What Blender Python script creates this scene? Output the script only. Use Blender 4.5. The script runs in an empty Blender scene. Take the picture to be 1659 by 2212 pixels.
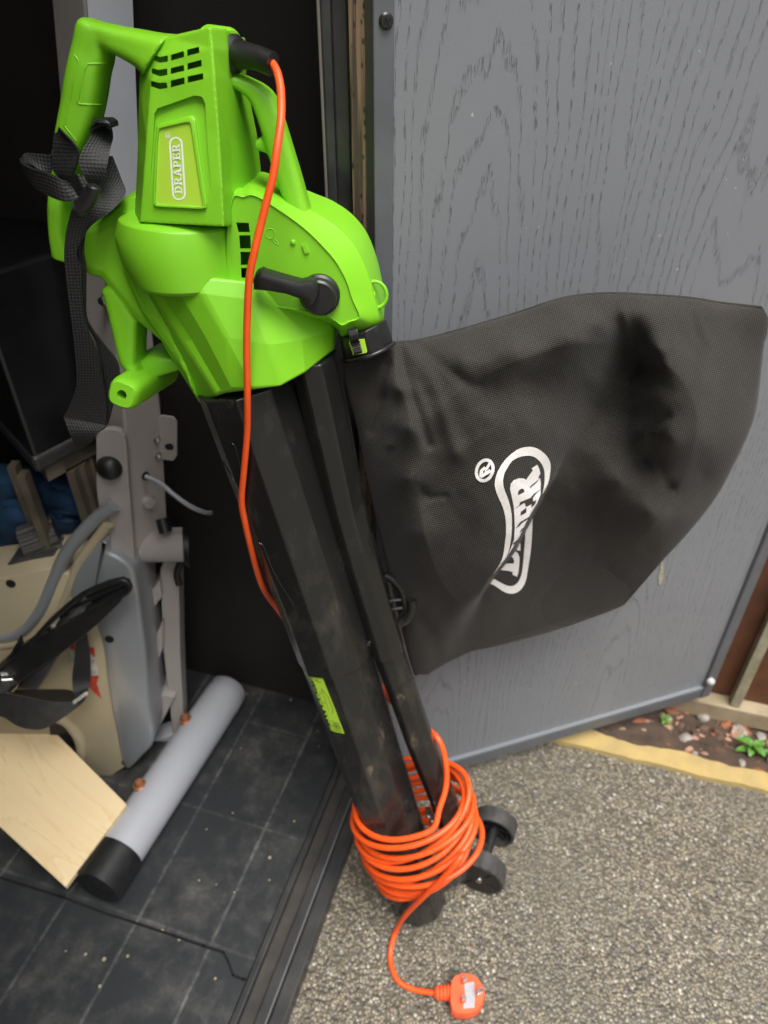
import bpy, bmesh, math, random
from mathutils import Vector, Matrix, noise as mnoise
from mathutils.bvhtree import BVHTree
random.seed(7)
sc = bpy.context.scene
COL = sc.collection
PI = math.pi
# ------------------------------------------------------------------ camera / light
PITCH = math.radians(37.7)
CAM = Vector((0, 0, 1.3))
FPX = 1600.0
CX, CY = 829.5, 1106.0
FW = Vector((0, math.cos(PITCH), -math.sin(PITCH)))
UPV = Vector((0, math.sin(PITCH), math.cos(PITCH)))
RT = Vector((1, 0, 0))
cd = bpy.data.cameras.new("camera")
cam = bpy.data.objects.new("camera", cd)
COL.objects.link(cam)
cam.location = CAM
cam.rotation_euler = (PI/2 - PITCH, 0, 0)
cd.sensor_fit = 'VERTICAL'
cd.sensor_height = 24
cd.lens = 24*FPX/2212.0
cd.clip_start = 0.01
cd.clip_end = 200
cd.dof.use_dof = True
cd.dof.focus_distance = 0.67
cd.dof.aperture_fstop = 17.36/4.6
sc.camera = cam

SUN_EL, SUN_AZ = math.radians(70), math.radians(158)   # azimuth: clockwise from +y
world = bpy.data.worlds.new("World")
sc.world = world
world.use_nodes = True
nt = world.node_tree
nt.nodes.clear()
wo = nt.nodes.new('ShaderNodeOutputWorld')
bg = nt.nodes.new('ShaderNodeBackground')
sky = nt.nodes.new('ShaderNodeTexSky')
sky.sky_type = 'NISHITA'
sky.sun_disc = False
sky.sun_elevation = SUN_EL
sky.sun_rotation = SUN_AZ
sky.dust_density = 3.0
hs = nt.nodes.new('ShaderNodeHueSaturation')
hs.inputs['Saturation'].default_value = 0.22
nt.links.new(sky.outputs[0], hs.inputs['Color'])
# overcast sky: three to four times brighter overhead than at the horizon
wtc = nt.nodes.new('ShaderNodeTexCoord')
wsp = nt.nodes.new('ShaderNodeSeparateXYZ')
nt.links.new(wtc.outputs['Generated'], wsp.inputs[0])
wmr = nt.nodes.new('ShaderNodeMapRange')
wmr.inputs['From Min'].default_value = 0.0; wmr.inputs['From Max'].default_value = 1.0
wmr.inputs['To Min'].default_value = 0.22; wmr.inputs['To Max'].default_value = 2.0
nt.links.new(wsp.outputs[2], wmr.inputs['Value'])
wmx = nt.nodes.new('ShaderNodeVectorMath'); wmx.operation = 'SCALE'
nt.links.new(hs.outputs[0], wmx.inputs[0]); nt.links.new(wmr.outputs[0], wmx.inputs['Scale'])
nt.links.new(wmx.outputs[0], bg.inputs['Color'])
bg.inputs['Strength'].default_value = 0.10
nt.links.new(bg.outputs[0], wo.inputs['Surface'])
sd = bpy.data.lights.new("sun", 'SUN')
sun = bpy.data.objects.new("sun", sd)
COL.objects.link(sun)
sd.energy = 2.0
sd.angle = math.radians(38)
sd.color = (1.0, 0.97, 0.92)
sdir = Vector((math.sin(SUN_AZ)*math.cos(SUN_EL), math.cos(SUN_AZ)*math.cos(SUN_EL), math.sin(SUN_EL)))
sun.rotation_euler = sdir.to_track_quat('Z', 'Y').to_euler()
sun.location = sdir*8
sc.view_settings.view_transform = 'Standard'
sc.view_settings.look = 'None'
sc.view_settings.exposure = 0.95
sc.view_settings.gamma = 1
sc.cycles.use_denoising = True
sc.cycles.max_bounces = 8

# ------------------------------------------------------------------ survey helpers: picture point -> place in the scene
def ray(px, py):
    return FW + RT*((px-CX)/FPX) - UPV*((py-CY)/FPX)
def at_depth(px, py, t):
    return CAM + ray(px, py)*t
def on_z(px, py, z):
    r = ray(px, py)
    return CAM + r*((z-CAM.z)/r.z)
def on_plane(px, py, p, n):
    r = ray(px, py)
    return CAM + r*((p-CAM).dot(n)/r.dot(n))
class Frame:
    """a plane with axes u (right), v (up), w (towards the viewer)"""
    def __init__(s, o, v, w):
        s.o = o; s.v = v.normalized()
        s.w = (w - s.v*w.dot(s.v)).normalized()
        s.u = s.v.cross(s.w)
    def pt(s, px, py, w=0.0):
        return on_plane(px, py, s.o + s.w*w, s.w)
    def uv(s, px, py, w=0.0):
        d = s.pt(px, py, w) - s.o
        return d.dot(s.u), d.dot(s.v)
    def xyz(s, u, v, w=0.0):
        return s.o + s.u*u + s.v*v + s.w*w
def aff(k, x0, y0):
    return lambda L: [(x0+k*p[0], y0+k*p[1]) + tuple(p[2:]) for p in L]
zA = aff(.1587, 987.5, 943.6)
zB = aff(.2729, 0, 1086.2)
zC = aff(.1323, 296.2, 252.4)
zD = aff(.1852, 32.9, 241.4)
zE = aff(.1323, 713.2, 658.3)
zF = aff(.1488, 746, 1152)
zG = aff(.2183, 493.7, 438.9)
zH = aff(.1587, 0, 899.7)
z1 = aff(.5, 0, 0)
z2 = aff(.5, 0, 548.6)
z3 = aff(.5, 0, 932.6)
z4 = aff(.5, 0, 1426.3)
z6 = aff(.6032, 658.3, 603.5)
z7 = aff(.3968, 603.5, 1371.5)
z8 = aff(.3386, 1097.2, 1097.2)

# ------------------------------------------------------------------ materials
def mat(name, col, rough=.5, metal=0.0, spec=.5, var=0.0, vscale=20, col2=None, bump=0.0, bscale=200, coat=0, detail=6, rvar=0.0):
    m = bpy.data.materials.new(name)
    m.use_nodes = True
    t = m.node_tree
    b = t.nodes['Principled BSDF']
    b.inputs['Base Color'].default_value = (*col, 1)
    b.inputs['Roughness'].default_value = rough
    b.inputs['Metallic'].default_value = metal
    b.inputs['Specular IOR Level'].default_value = spec
    b.inputs['Coat Weight'].default_value = coat
    tc = t.nodes.new('ShaderNodeTexCoord')
    n = t.nodes.new('ShaderNodeTexNoise')
    n.inputs['Scale'].default_value = vscale
    n.inputs['Detail'].default_value = detail
    t.links.new(tc.outputs['Object'], n.inputs['Vector'])
    if var > 0:
        r = t.nodes.new('ShaderNodeValToRGB')
        c2 = col2 or tuple(c*.6 for c in col)
        r.color_ramp.elements[0].position = .5 - .25*var - .02
        r.color_ramp.elements[1].position = .5 + .25*var + .02
        r.color_ramp.elements[0].color = (*col, 1)
        r.color_ramp.elements[1].color = (*c2, 1)
        t.links.new(n.outputs['Fac'], r.inputs['Fac'])
        t.links.new(r.outputs[0], b.inputs['Base Color'])
    if rvar > 0:
        mr = t.nodes.new('ShaderNodeMapRange')
        mr.inputs['From Min'].default_value = .3; mr.inputs['From Max'].default_value = .7
        mr.inputs['To Min'].default_value = rough-rvar; mr.inputs['To Max'].default_value = rough+rvar
        t.links.new(n.outputs['Fac'], mr.inputs['Value'])
        t.links.new(mr.outputs[0], b.inputs['Roughness'])
    if bump > 0:
        n2 = t.nodes.new('ShaderNodeTexNoise')
        n2.inputs['Scale'].default_value = bscale
        n2.inputs['Detail'].default_value = 3
        t.links.new(tc.outputs['Object'], n2.inputs['Vector'])
        bp = t.nodes.new('ShaderNodeBump')
        bp.inputs['Strength'].default_value = bump
        bp.inputs['Distance'].default_value = .001
        t.links.new(n2.outputs['Fac'], bp.inputs['Height'])
        t.links.new(bp.outputs[0], b.inputs['Normal'])
    return m
class NT:
    """tiny node-tree writer"""
    def __init__(s, m):
        s.t = m.node_tree; s.b = s.t.nodes['Principled BSDF']
    def n(s, kind, ins=None, **kw):
        x = s.t.nodes.new(kind)
        for k, v in kw.items(): setattr(x, k, v)
        for k, v in (ins or {}).items():
            if isinstance(v, bpy.types.NodeSocket): s.t.links.new(v, x.inputs[k])
            else: x.inputs[k].default_value = v
        return x
    def m(s, op, a, b=None, c=None):
        x = s.t.nodes.new('ShaderNodeMath'); x.operation = op
        for i, v in enumerate((a, b, c)):
            if v is None: continue
            if isinstance(v, bpy.types.NodeSocket): s.t.links.new(v, x.inputs[i])
            else: x.inputs[i].default_value = v
        return x.outputs[0]
    def ramp(s, fac, stops, interp='LINEAR'):
        x = s.t.nodes.new('ShaderNodeValToRGB')
        e = x.color_ramp.elements
        x.color_ramp.interpolation = interp
        while len(e) < len(stops): e.new(.5)
        for el, (p, c) in zip(e, stops):
            el.position = p
            el.color = (*c, 1) if isinstance(c, tuple) else (c, c, c, 1)
        s.t.links.new(fac, x.inputs[0])
        return x.outputs[0]
    def mix(s, fac, a, b):
        x = s.t.nodes.new('ShaderNodeMix'); x.data_type = 'RGBA'
        for i, v in ((0, fac), (6, a), (7, b)):
            if isinstance(v, bpy.types.NodeSocket): s.t.links.new(v, x.inputs[i])
            elif i == 0: x.inputs[i].default_value = v
            else: x.inputs[i].default_value = (*v, 1)
        return x.outputs[2]
    def link(s, a, name):
        s.t.links.new(a, s.b.inputs[name])
    def bump(s, h, strength, dist=.001):
        x = s.n('ShaderNodeBump', {'Strength': strength, 'Distance': dist, 'Height': h})
        s.t.links.new(x.outputs[0], s.b.inputs['Normal'])

GREEN = mat("green_plastic", (.212, .56, .018), .42, spec=.45, var=.7, vscale=9, col2=(.192, .525, .018), bump=.10, bscale=1500)
LIME = mat("lime_plate", (.40, .62, .05), .35, var=.6, vscale=30, col2=(.36, .60, .04))
WHITE = mat("white_print", (.80, .82, .72), .5, var=.5, vscale=400, col2=(.72, .74, .64))
BLACKP = mat("black_plastic", (.010, .010, .010), .36, var=.5, vscale=60, col2=(.015, .0145, .014), bump=.12, bscale=900)
ORANGE = mat("orange_cable", (.86, .10, .012), .42, var=.5, vscale=90, col2=(.80, .085, .012))
STEEL = mat("bright_steel", (.62, .62, .60), .28, 1.0, var=.3, vscale=300)
BOLT = mat("brown_bolt", (.16, .075, .035), .4, .6, var=.5, vscale=200)
STRAPM = None
def make_tube_mat():
    m = mat("dusty_black_tube", (.02, .02, .02), .42)
    g = NT(m)
    tc = g.n('ShaderNodeMapping', {'Vector': g.n('ShaderNodeTexCoord').outputs['Object'], 'Rotation': (0, -.16, 0), 'Scale': (1.0, 1.0, .45)}).outputs[0]
    n1 = g.n('ShaderNodeTexNoise', {'Vector': tc, 'Scale': 9.0, 'Detail': 8.0, 'Roughness': .65}).outputs['Fac']
    n2 = g.n('ShaderNodeTexNoise', {'Vector': tc, 'Scale': 60.0, 'Detail': 6.0}).outputs['Fac']
    dust = g.ramp(n1, [(.44, 0.0), (.66, 1.0)])
    d2 = g.ramp(n2, [(.45, 0.0), (.68, 1.0)])
    f = g.m('MULTIPLY', dust, g.m('MULTIPLY_ADD', d2, .6, .08))
    c = g.mix(f, (.012, .012, .0115), (.072, .064, .050))
    # caked mud: small pale brown flakes
    n3 = g.n('ShaderNodeTexNoise', {'Vector': tc, 'Scale': 45.0, 'Detail': 5.0, 'Roughness': .7}).outputs['Fac']
    mud = g.m('MULTIPLY', g.ramp(n3, [(.60, 0.0), (.67, 1.0)]), g.ramp(n1, [(.49, 0.0), (.58, 1.0)]))
    c = g.mix(g.m('MULTIPLY', mud, .6), c, (.19, .15, .09))
    g.link(c, 'Base Color')
    g.link(g.m('MULTIPLY_ADD', f, .38, .25), 'Roughness')
    g.bump(n2, .15)
    return m
TUBE = make_tube_mat()
def make_weave(name, c1, c2, pitch, rot, rough=.7, bumpd=.0006, dirt=0.0):
    m = mat(name, c1, rough)
    g = NT(m)
    uv = g.n('ShaderNodeTexCoord').outputs['UV']
    mp = g.n('ShaderNodeMapping', {'Vector': uv, 'Rotation': (0, 0, rot)}).outputs[0]
    sp = g.n('ShaderNodeSeparateXYZ', {'Vector': mp})
    k = 2*PI/pitch
    sx = g.m('SINE', g.m('MULTIPLY', sp.outputs[0], k))
    sy = g.m('SINE', g.m('MULTIPLY', sp.outputs[1], k))
    h = g.m('MULTIPLY_ADD', g.m('MULTIPLY', sx, sy), .5, .5)
    tc = g.n('ShaderNodeTexCoord').outputs['Object']
    n = g.n('ShaderNodeTexNoise', {'Vector': tc, 'Scale': 14.0, 'Detail': 6.0}).outputs['Fac']
    c = g.mix(h, c1, c2)
    if dirt: c = g.mix(g.m('MULTIPLY', g.ramp(n, [(.45, 0.0), (.75, 1.0)]), dirt), c, (.10, .085, .06))
    g.link(c, 'Base Color')
    g.bump(h, .7, bumpd)
    return m
BAGM = make_weave("black_bag_fabric", (.005, .0046, .004), (.046, .0415, .036), .0062, .55, .8, .0007, .10)
BAGM.node_tree.nodes['Principled BSDF'].inputs['Sheen Weight'].default_value = .08
BAGM.node_tree.nodes['Principled BSDF'].inputs['Specular IOR Level'].default_value = .18
STRAPM = make_weave("black_webbing", (.006, .006, .006), (.019, .018, .0175), .0042, .78, .6, .0005)
BEIGE = mat("warm_grey_paint", (.37, .335, .305), .42, spec=.4, var=.4, vscale=8, col2=(.335, .305, .28), bump=.05)
SILVER = mat("silver_paint", (.34, .355, .365), .30, .35, var=.4, vscale=6, col2=(.31, .325, .335))
CREAM = mat("cream_plastic", (.44, .37, .24), .5, var=.5, vscale=6, col2=(.40, .34, .22), bump=.05)
GREYTUBE = mat("light_grey_paint", (.42, .43, .46), .36, spec=.45, var=.4, vscale=9, col2=(.39, .40, .43))
RUBBER = mat("black_rubber", (.014, .014, .0145), .45, var=.5, vscale=80, bump=.2)
DARKP = mat("dark_interior_plastic", (.015, .015, .015), .5, var=.5, vscale=12, bump=.1)
RED = mat("red_print", (.62, .05, .03), .45, var=.3, vscale=100)
OFFWHITE = mat("white_print_dull", (.66, .62, .54), .5, var=.3, vscale=100)
COPPER = mat("orange_brown_bolt", (.40, .16, .07), .4, .3, var=.5, vscale=150)
BLUEC = mat("blue_cloth", (.012, .055, .12), .85, var=.7, vscale=10, col2=(.006, .022, .06))
SLATW = mat("pale_slat", (.15, .125, .085), .6, var=.5, vscale=20)
INK = mat("dark_ink", (.05, .07, .015), .6)
LABELG = mat("lime_sticker", (.42, .66, .045), .42, var=.4, vscale=60, col2=(.38, .60, .04))
GREYLAB = mat("grey_paper_label", (.42, .42, .44), .5, var=.8, vscale=500, col2=(.28, .28, .30), detail=2)
LEAFM = mat("green_leaf", (.10, .25, .03), .45, var=.9, vscale=60, col2=(.045, .13, .015), bump=.4, bscale=300)

def make_ply():
    m = mat("pale_plywood", (.62, .46, .25), .5)
    g = NT(m)
    tc = g.n('ShaderNodeTexCoord').outputs['UV']
    mp = g.n('ShaderNodeMapping', {'Vector': tc, 'Scale': (1.0, 7.0, 1.0)}).outputs[0]
    n = g.n('ShaderNodeTexNoise', {'Vector': mp, 'Scale': 1.6, 'Detail': 5.0, 'Distortion': 1.2}).outputs['Fac']
    w = g.m('FRACT', g.m('MULTIPLY', n, 9.0))
    c = g.mix(g.ramp(w, [(0.0, 0.0), (.8, .25), (1.0, .75)]), (.78, .62, .37), (.66, .47, .24))
    n2 = g.n('ShaderNodeTexNoise', {'Vector': tc, 'Scale': 5.0}).outputs['Fac']
    c = g.mix(g.m('MULTIPLY', n2, .35), c, (.74, .56, .31))
    g.link(c, 'Base Color')
    return m
PLY = make_ply()

def make_gravel():
    m = mat("resin_gravel", (.25, .22, .16), .55)
    g = NT(m)
    tc = g.n('ShaderNodeTexCoord').outputs['Object']
    dn = g.n('ShaderNodeTexNoise', {'Vector': tc, 'Scale': 120.0, 'Detail': 2.0}).outputs['Color']
    wob = g.n('ShaderNodeVectorMath', {0: dn, 1: (.0016, .0016, .0016)}, operation='MULTIPLY').outputs[0]
    pos = g.n('ShaderNodeVectorMath', {0: tc, 1: wob}, operation='ADD').outputs[0]
    v = g.n('ShaderNodeTexVoronoi', {'Vector': pos, 'Scale': 205.0, 'Randomness': 1.0}, feature='F1')
    sep = g.n('ShaderNodeSeparateColor', {'Color': v.outputs['Color']})
    c = g.ramp(sep.outputs[0], [(0.0, (.045, .04, .032)), (.25, (.11, .09, .058)), (.45, (.215, .175, .108)), (.62, (.25, .215, .15)), (.8, (.13, .12, .10)), (.94, (.31, .275, .205)), (1.0, (.46, .43, .36))])
    gap = g.ramp(v.outputs['Distance'], [(.36, 0.0), (.62, 1.0)])
    c = g.mix(g.m('MULTIPLY', gap, .75), c, (.05, .043, .033))
    big = g.n('ShaderNodeTexNoise', {'Vector': tc, 'Scale': 5.0, 'Detail': 5.0}).outputs['Fac']
    c = g.mix(g.m('MULTIPLY', g.ramp(big, [(.42, 0.0), (.66, 1.0)]), .5), c, (.10, .088, .066))
    g.link(c, 'Base Color')
    g.link(g.m('MULTIPLY_ADD', sep.outputs[1], .4, .3), 'Roughness')
    g.bump(g.m('SUBTRACT', 1.0, v.outputs['Distance']), .55, .0035)
    return m
GRAVEL = make_gravel()

def make_door_mat():
    m = mat("grey_woodgrain_panel", (.15, .155, .165), .48)
    g = NT(m)
    tc = g.n('ShaderNodeTexCoord').outputs['UV']      # u along the door (m), v up (m)
    sp = g.n('ShaderNodeSeparateXYZ', {'Vector': tc})
    u, v = sp.outputs[0], sp.outputs[1]
    # boards of grain: growth rings cut by a slightly tilted plane give cathedral arches
    fr = g.m('SUBTRACT', g.m('FRACT', g.m('DIVIDE', g.m('ADD', u, (GU2-GU1)*.5-GU1+(GU2-GU1)*4), GU2-GU1)), .5)
    x = g.m('MULTIPLY', fr, GU2-GU1)
    lown = g.n('ShaderNodeTexNoise', {'Vector': g.n('ShaderNodeMapping', {'Vector': tc, 'Scale': (9.0, 1.6, 1.0)}).outputs[0], 'Scale': 1.0, 'Detail': 3.0}).outputs['Fac']
    fine = g.n('ShaderNodeTexNoise', {'Vector': g.n('ShaderNodeMapping', {'Vector': tc, 'Scale': (70.0, 9.0, 1.0)}).outputs[0], 'Scale': 1.0, 'Detail': 4.0}).outputs['Fac']
    a = g.m('ADD', g.m('MULTIPLY', v, .07), .02)
    r = g.m('SQRT', g.m('ADD', g.m('MULTIPLY', x, x), g.m('MULTIPLY', a, a)))
    r = g.m('ADD', r, g.m('MULTIPLY', lown, .075))
    r = g.m('ADD', r, g.m('MULTIPLY', fine, .006))
    ph = g.m('FRACT', g.m('MULTIPLY', r, 115.0))
    line = g.ramp(ph, [(0.0, 0.0), (.42, 0.0), (.54, 1.0), (.62, .9), (.72, 0.0)])
    dash = g.n('ShaderNodeTexNoise', {'Vector': g.n('ShaderNodeMapping', {'Vector': tc, 'Scale': (900.0, 75.0, 1.0)}).outputs[0], 'Scale': 1.0, 'Detail': 2.0}).outputs['Fac']
    dash = g.ramp(dash, [(.53, 0.0), (.60, 1.0)])
    pores = g.m('MULTIPLY', line, dash)
    cloud = g.n('ShaderNodeTexNoise', {'Vector': tc, 'Scale': 3.5, 'Detail': 5.0}).outputs['Fac']
    c = g.mix(cloud, (.168, .175, .187), (.207, .214, .226))
    c = g.mix(g.m('MULTIPLY', pores, .42), c, (.05, .05, .055))
    # scuffs and tiny pale chips
    chips = g.n('ShaderNodeTexNoise', {'Vector': tc, 'Scale': 130.0, 'Detail': 1.0}).outputs['Fac']
    c = g.mix(g.m('MULTIPLY', g.ramp(chips, [(.772, 0.0), (.79, 1.0)]), .5), c, (.55, .56, .57))
    scuff = g.n('ShaderNodeTexNoise', {'Vector': g.n('ShaderNodeMapping', {'Vector': tc, 'Scale': (4.0, 18.0, 1.0), 'Rotation': (0, 0, .2)}).outputs[0], 'Scale': 2.0, 'Detail': 7.0, 'Roughness': .7}).outputs['Fac']
    c = g.mix(g.m('MULTIPLY', g.ramp(scuff, [(.62, 0.0), (.74, 1.0)]), .22), c, (.30, .31, .32))
    g.link(c, 'Base Color')
    rr = g.m('MULTIPLY_ADD', scuff, .2, .34)
    g.link(rr, 'Roughness')
    sand = g.n('ShaderNodeTexNoise', {'Vector': tc, 'Scale': 500.0, 'Detail': 2.0}).outputs['Fac']
    strk = g.n('ShaderNodeTexNoise', {'Vector': g.n('ShaderNodeMapping', {'Vector': tc, 'Scale': (160.0, 3.0, 1.0)}).outputs[0], 'Scale': 1.0, 'Detail': 3.0}).outputs['Fac']
    g.bump(g.m('SUBTRACT', g.m('ADD', g.m('MULTIPLY', sand, .22), g.m('MULTIPLY', strk, .5)), pores), .65, .0013)
    return m
GREYMETAL = mat("grey_metal_trim", (.13, .135, .145), .42, .2, var=.5, vscale=25, col2=(.11, .115, .125), bump=.05)
DARKTRIM = mat("dark_gloss_trim", (.028, .027, .027), .28, var=.5, vscale=40, col2=(.04, .038, .035), bump=.15, bscale=400)
RUSTTRIM = mat("weathered_brown_strip", (.24, .155, .09), .5)
g_ = NT(RUSTTRIM)
tc_ = g_.n('ShaderNodeTexCoord').outputs['Object']
n_ = g_.n('ShaderNodeTexNoise', {'Vector': g_.n('ShaderNodeMapping', {'Vector': tc_, 'Scale': (260.0, 260.0, 9.0)}).outputs[0], 'Scale': 1.0, 'Detail': 4.0}).outputs['Fac']
v_ = g_.n('ShaderNodeTexVoronoi', {'Vector': g_.n('ShaderNodeMapping', {'Vector': tc_, 'Scale': (1.0, 1.0, .45)}).outputs[0], 'Scale': 160.0}).outputs['Distance']
c_ = g_.mix(g_.ramp(n_, [(.42, 0.0), (.58, 1.0)]), (.27, .175, .10), (.07, .048, .035))
c_ = g_.mix(g_.ramp(v_, [(.18, .9), (.26, 0.0)]), c_, (.03, .022, .018))
g_.link(c_, 'Base Color'); g_.bump(n_, .3)
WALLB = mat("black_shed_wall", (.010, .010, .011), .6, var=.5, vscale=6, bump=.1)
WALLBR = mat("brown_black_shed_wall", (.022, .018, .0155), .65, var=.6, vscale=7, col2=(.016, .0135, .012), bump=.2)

def make_floor_mat():
    m = mat("dusty_black_tile", (.02, .021, .023), .45)
    g = NT(m)
    tc = g.n('ShaderNodeTexCoord').outputs['Object']
    sp = g.n('ShaderNodeSeparateXYZ', {'Vector': tc})
    x, y = sp.outputs[0], sp.outputs[1]
    dn = g.n('ShaderNodeTexNoise', {'Vector': tc, 'Scale': 55.0, 'Detail': 8.0, 'Roughness': .7}).outputs['Fac']
    bign = g.n('ShaderNodeTexNoise', {'Vector': tc, 'Scale': 10.0, 'Detail': 9.0, 'Roughness': .75}).outputs['Fac']
    def lines(c, off, per, wid):
        f = g.m('ABSOLUTE', g.m('SUBTRACT', g.m('FRACT', g.m('DIVIDE', g.m('ADD', c, off), per)), .5))
        return g.ramp(g.m('MULTIPLY', f, per), [(0.0, 1.0), (wid*.6, .8), (wid, 0.0)])
    lx = lines(x, FLX, FLP, .0026)
    ly = lines(y, .05, .20, .003)
    brk = g.m('MULTIPLY', g.ramp(dn, [(.38, .1), (.58, 1.0)]), g.ramp(bign, [(.36, .25), (.55, 1.0)]))
    ln = g.m('MAXIMUM', g.m('MULTIPLY', lx, .55), g.m('MULTIPLY', ly, .36))
    ln = g.m('MULTIPLY', ln, brk)
    dust = g.ramp(bign, [(.45, 0.0), (.72, 1.0)])
    c = g.mix(g.m('MULTIPLY', g.m('MULTIPLY', dust, g.ramp(dn, [(.38, .15), (.62, 1.0)])), .62), (.026, .028, .030), (.13, .125, .11))
    c = g.mix(ln, c, (.20, .20, .19))
    sv = g.n('ShaderNodeTexVoronoi', {'Vector': g.n('ShaderNodeVectorMath', {0: tc, 1: (1.0, 1.0, 0.0)}, operation='MULTIPLY').outputs[0], 'Scale': 62.0, 'Randomness': 1.0}, feature='F1')
    ss = g.n('ShaderNodeSeparateColor', {'Color': sv.outputs['Color']})
    speck = g.m('MULTIPLY', g.m('LESS_THAN', sv.outputs['Distance'], g.m('MULTIPLY_ADD', ss.outputs[1], .16, .04)), g.m('GREATER_THAN', ss.outputs[0], .84))
    c = g.mix(g.m('MULTIPLY', speck, .8), c, (.36, .30, .20))
    g.link(c, 'Base Color')
    g.link(g.m('MULTIPLY_ADD', dust, .35, .36), 'Roughness')
    g.bump(g.m('ADD', dn, g.m('MULTIPLY', lx, -.6)), .25, .002)
    return m
FLP, FLX = .1, 0.0     # set after the shed frame is known

# ------------------------------------------------------------------ object helpers
class Thing: pass
def tag(o, label=None, cat=None, group=None, kind=None):
    if label: o['label'] = label
    if cat: o['category'] = cat
    if group: o['group'] = group
    if kind: o['kind'] = kind
    return o
def empty(name, loc, label, cat, group=None):
    o = bpy.data.objects.new(name, None)
    o.empty_display_size = .1
    COL.objects.link(o)
    o.location = loc
    tag(o, label, cat, group)
    return o
ABS = {}
def abs_loc(o):
    l = Vector(o.location)
    while o.parent:
        o = o.parent; l += Vector(o.location)
    return l
def obj(name, bm, m, parent=None, smooth=None, bevel=0, bevseg=2, loc=None, recalc=True):
    """bm in world coordinates -> one mesh object"""
    if recalc: bmesh.ops.recalc_face_normals(bm, faces=bm.faces)
    org = Vector(loc) if loc is not None else (abs_loc(parent) if parent else Vector((0, 0, 0)))
    bmesh.ops.translate(bm, verts=bm.verts, vec=-org)
    me = bpy.data.meshes.new(name)
    bm.to_mesh(me); bm.free()
    for x in (m if isinstance(m, (list, tuple)) else [m]): me.materials.append(x)
    o = bpy.data.objects.new(name, me)
    COL.objects.link(o)
    if parent:
        o.parent = parent
        o.location = org - abs_loc(parent)
    else:
        o.location = org
    if smooth is not None:
        for p in me.polygons: p.use_smooth = True
        me.set_sharp_from_angle(angle=math.radians(smooth))
    if bevel:
        b = o.modifiers.new("bevel", 'BEVEL')
        b.width = bevel; b.segments = bevseg; b.limit_method = 'ANGLE'; b.angle_limit = math.radians(25)
        b.harden_normals = False
    return o
def apply_mods(o, sharp=40):
    dg = bpy.context.evaluated_depsgraph_get()
    dg.update()
    me = bpy.data.meshes.new_from_object(o.evaluated_get(dg))
    old = o.data
    o.modifiers.clear()
    o.data = me
    if old.users == 0: bpy.data.meshes.remove(old)
    for p in me.polygons: p.use_smooth = True
    if sharp: me.set_sharp_from_angle(angle=math.radians(sharp))
    return o
def bvh_of(o):
    org = abs_loc(o)
    vs = [v.co + org for v in o.data.vertices]
    return BVHTree.FromPolygons(vs, [tuple(p.vertices) for p in o.data.polygons])
def loft(bm, rings, cap=True, closed=True):
    R = [[bm.verts.new(p) for p in r] for r in rings]
    n = len(R[0])
    for a, b in zip(R, R[1:]):
        for i in range(n if closed else n-1):
            j = (i+1) % n
            bm.faces.new((a[i], a[j], b[j], b[i]))
    if cap and closed:
        bm.faces.new(list(reversed(R[0])))
        bm.faces.new(R[-1])
    return R
def catmull(pts, n=8, closed=False):
    pts = [Vector(p) for p in pts]
    out = []
    N = len(pts)
    rng = range(N if closed else N-1)
    for i in rng:
        if closed:
            p0, p1, p2, p3 = pts[(i-1) % N], pts[i], pts[(i+1) % N], pts[(i+2) % N]
        else:
            p1, p2 = pts[i], pts[i+1]
            p0 = pts[i-1] if i > 0 else p1*2-p2
            p3 = pts[i+2] if i+2 < N else p2*2-p1
        for k in range(n):
            t = k/n
            out.append(.5*((2*p1)+(p2-p0)*t+(2*p0-5*p1+4*p2-p3)*t*t+(3*p1-p0-3*p2+p3)*t*t*t))
    if not closed: out.append(pts[-1])
    return out
def tube(bm, pts, r, seg=10, cap=True, profile=None):
    pts = [Vector(p) for p in pts]
    rs = r if isinstance(r, (list, tuple)) else [r]*len(pts)
    t = (pts[1]-pts[0]).normalized()
    nrm = t.orthogonal().normalized()
    rings = []
    for i, p in enumerate(pts):
        t2 = (pts[min(i+1, len(pts)-1)] - pts[max(i-1, 0)]).normalized()
        q = t.rotation_difference(t2)
        nrm = (q @ nrm); nrm = (nrm - t2*nrm.dot(t2)).normalized()
        t = t2
        b = t.cross(nrm)
        rings.append([p + (nrm*math.cos(2*PI*k/seg) + b*math.sin(2*PI*k/seg))*rs[i] for k in range(seg)])
    loft(bm, rings, cap)
def cyl(bm, a, b, r, seg=20, r2=None):
    tube(bm, [a, b], [r, r if r2 is None else r2], seg)
def lathe(bm, a, axis, prof, seg=24, xref=None):
    """prof: list of (distance along axis, radius)"""
    axis = axis.normalized()
    n = (xref or axis.orthogonal()).normalized(); n = (n-axis*n.dot(axis)).normalized()
    b = axis.cross(n)
    loft(bm, [[a+axis*d+(n*math.cos(2*PI*k/seg)+b*math.sin(2*PI*k/seg))*r for k in range(seg)] for d, r in prof])
def box(bm, c, ax, ay, az, sx, sy, sz):
    vs = []
    for k in (-.5, .5):
        vs.append([c+ax*(i*sx)+ay*(j*sy)+az*(k*sz) for i, j in ((-.5, -.5), (.5, -.5), (.5, .5), (-.5, .5))])
    loft(bm, vs)
def sheet(bm, front, thick):
    """front: polygon of world points, thick: vector to the back face"""
    loft(bm, [[Vector(p)+thick for p in front], [Vector(p) for p in front]])
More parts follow.
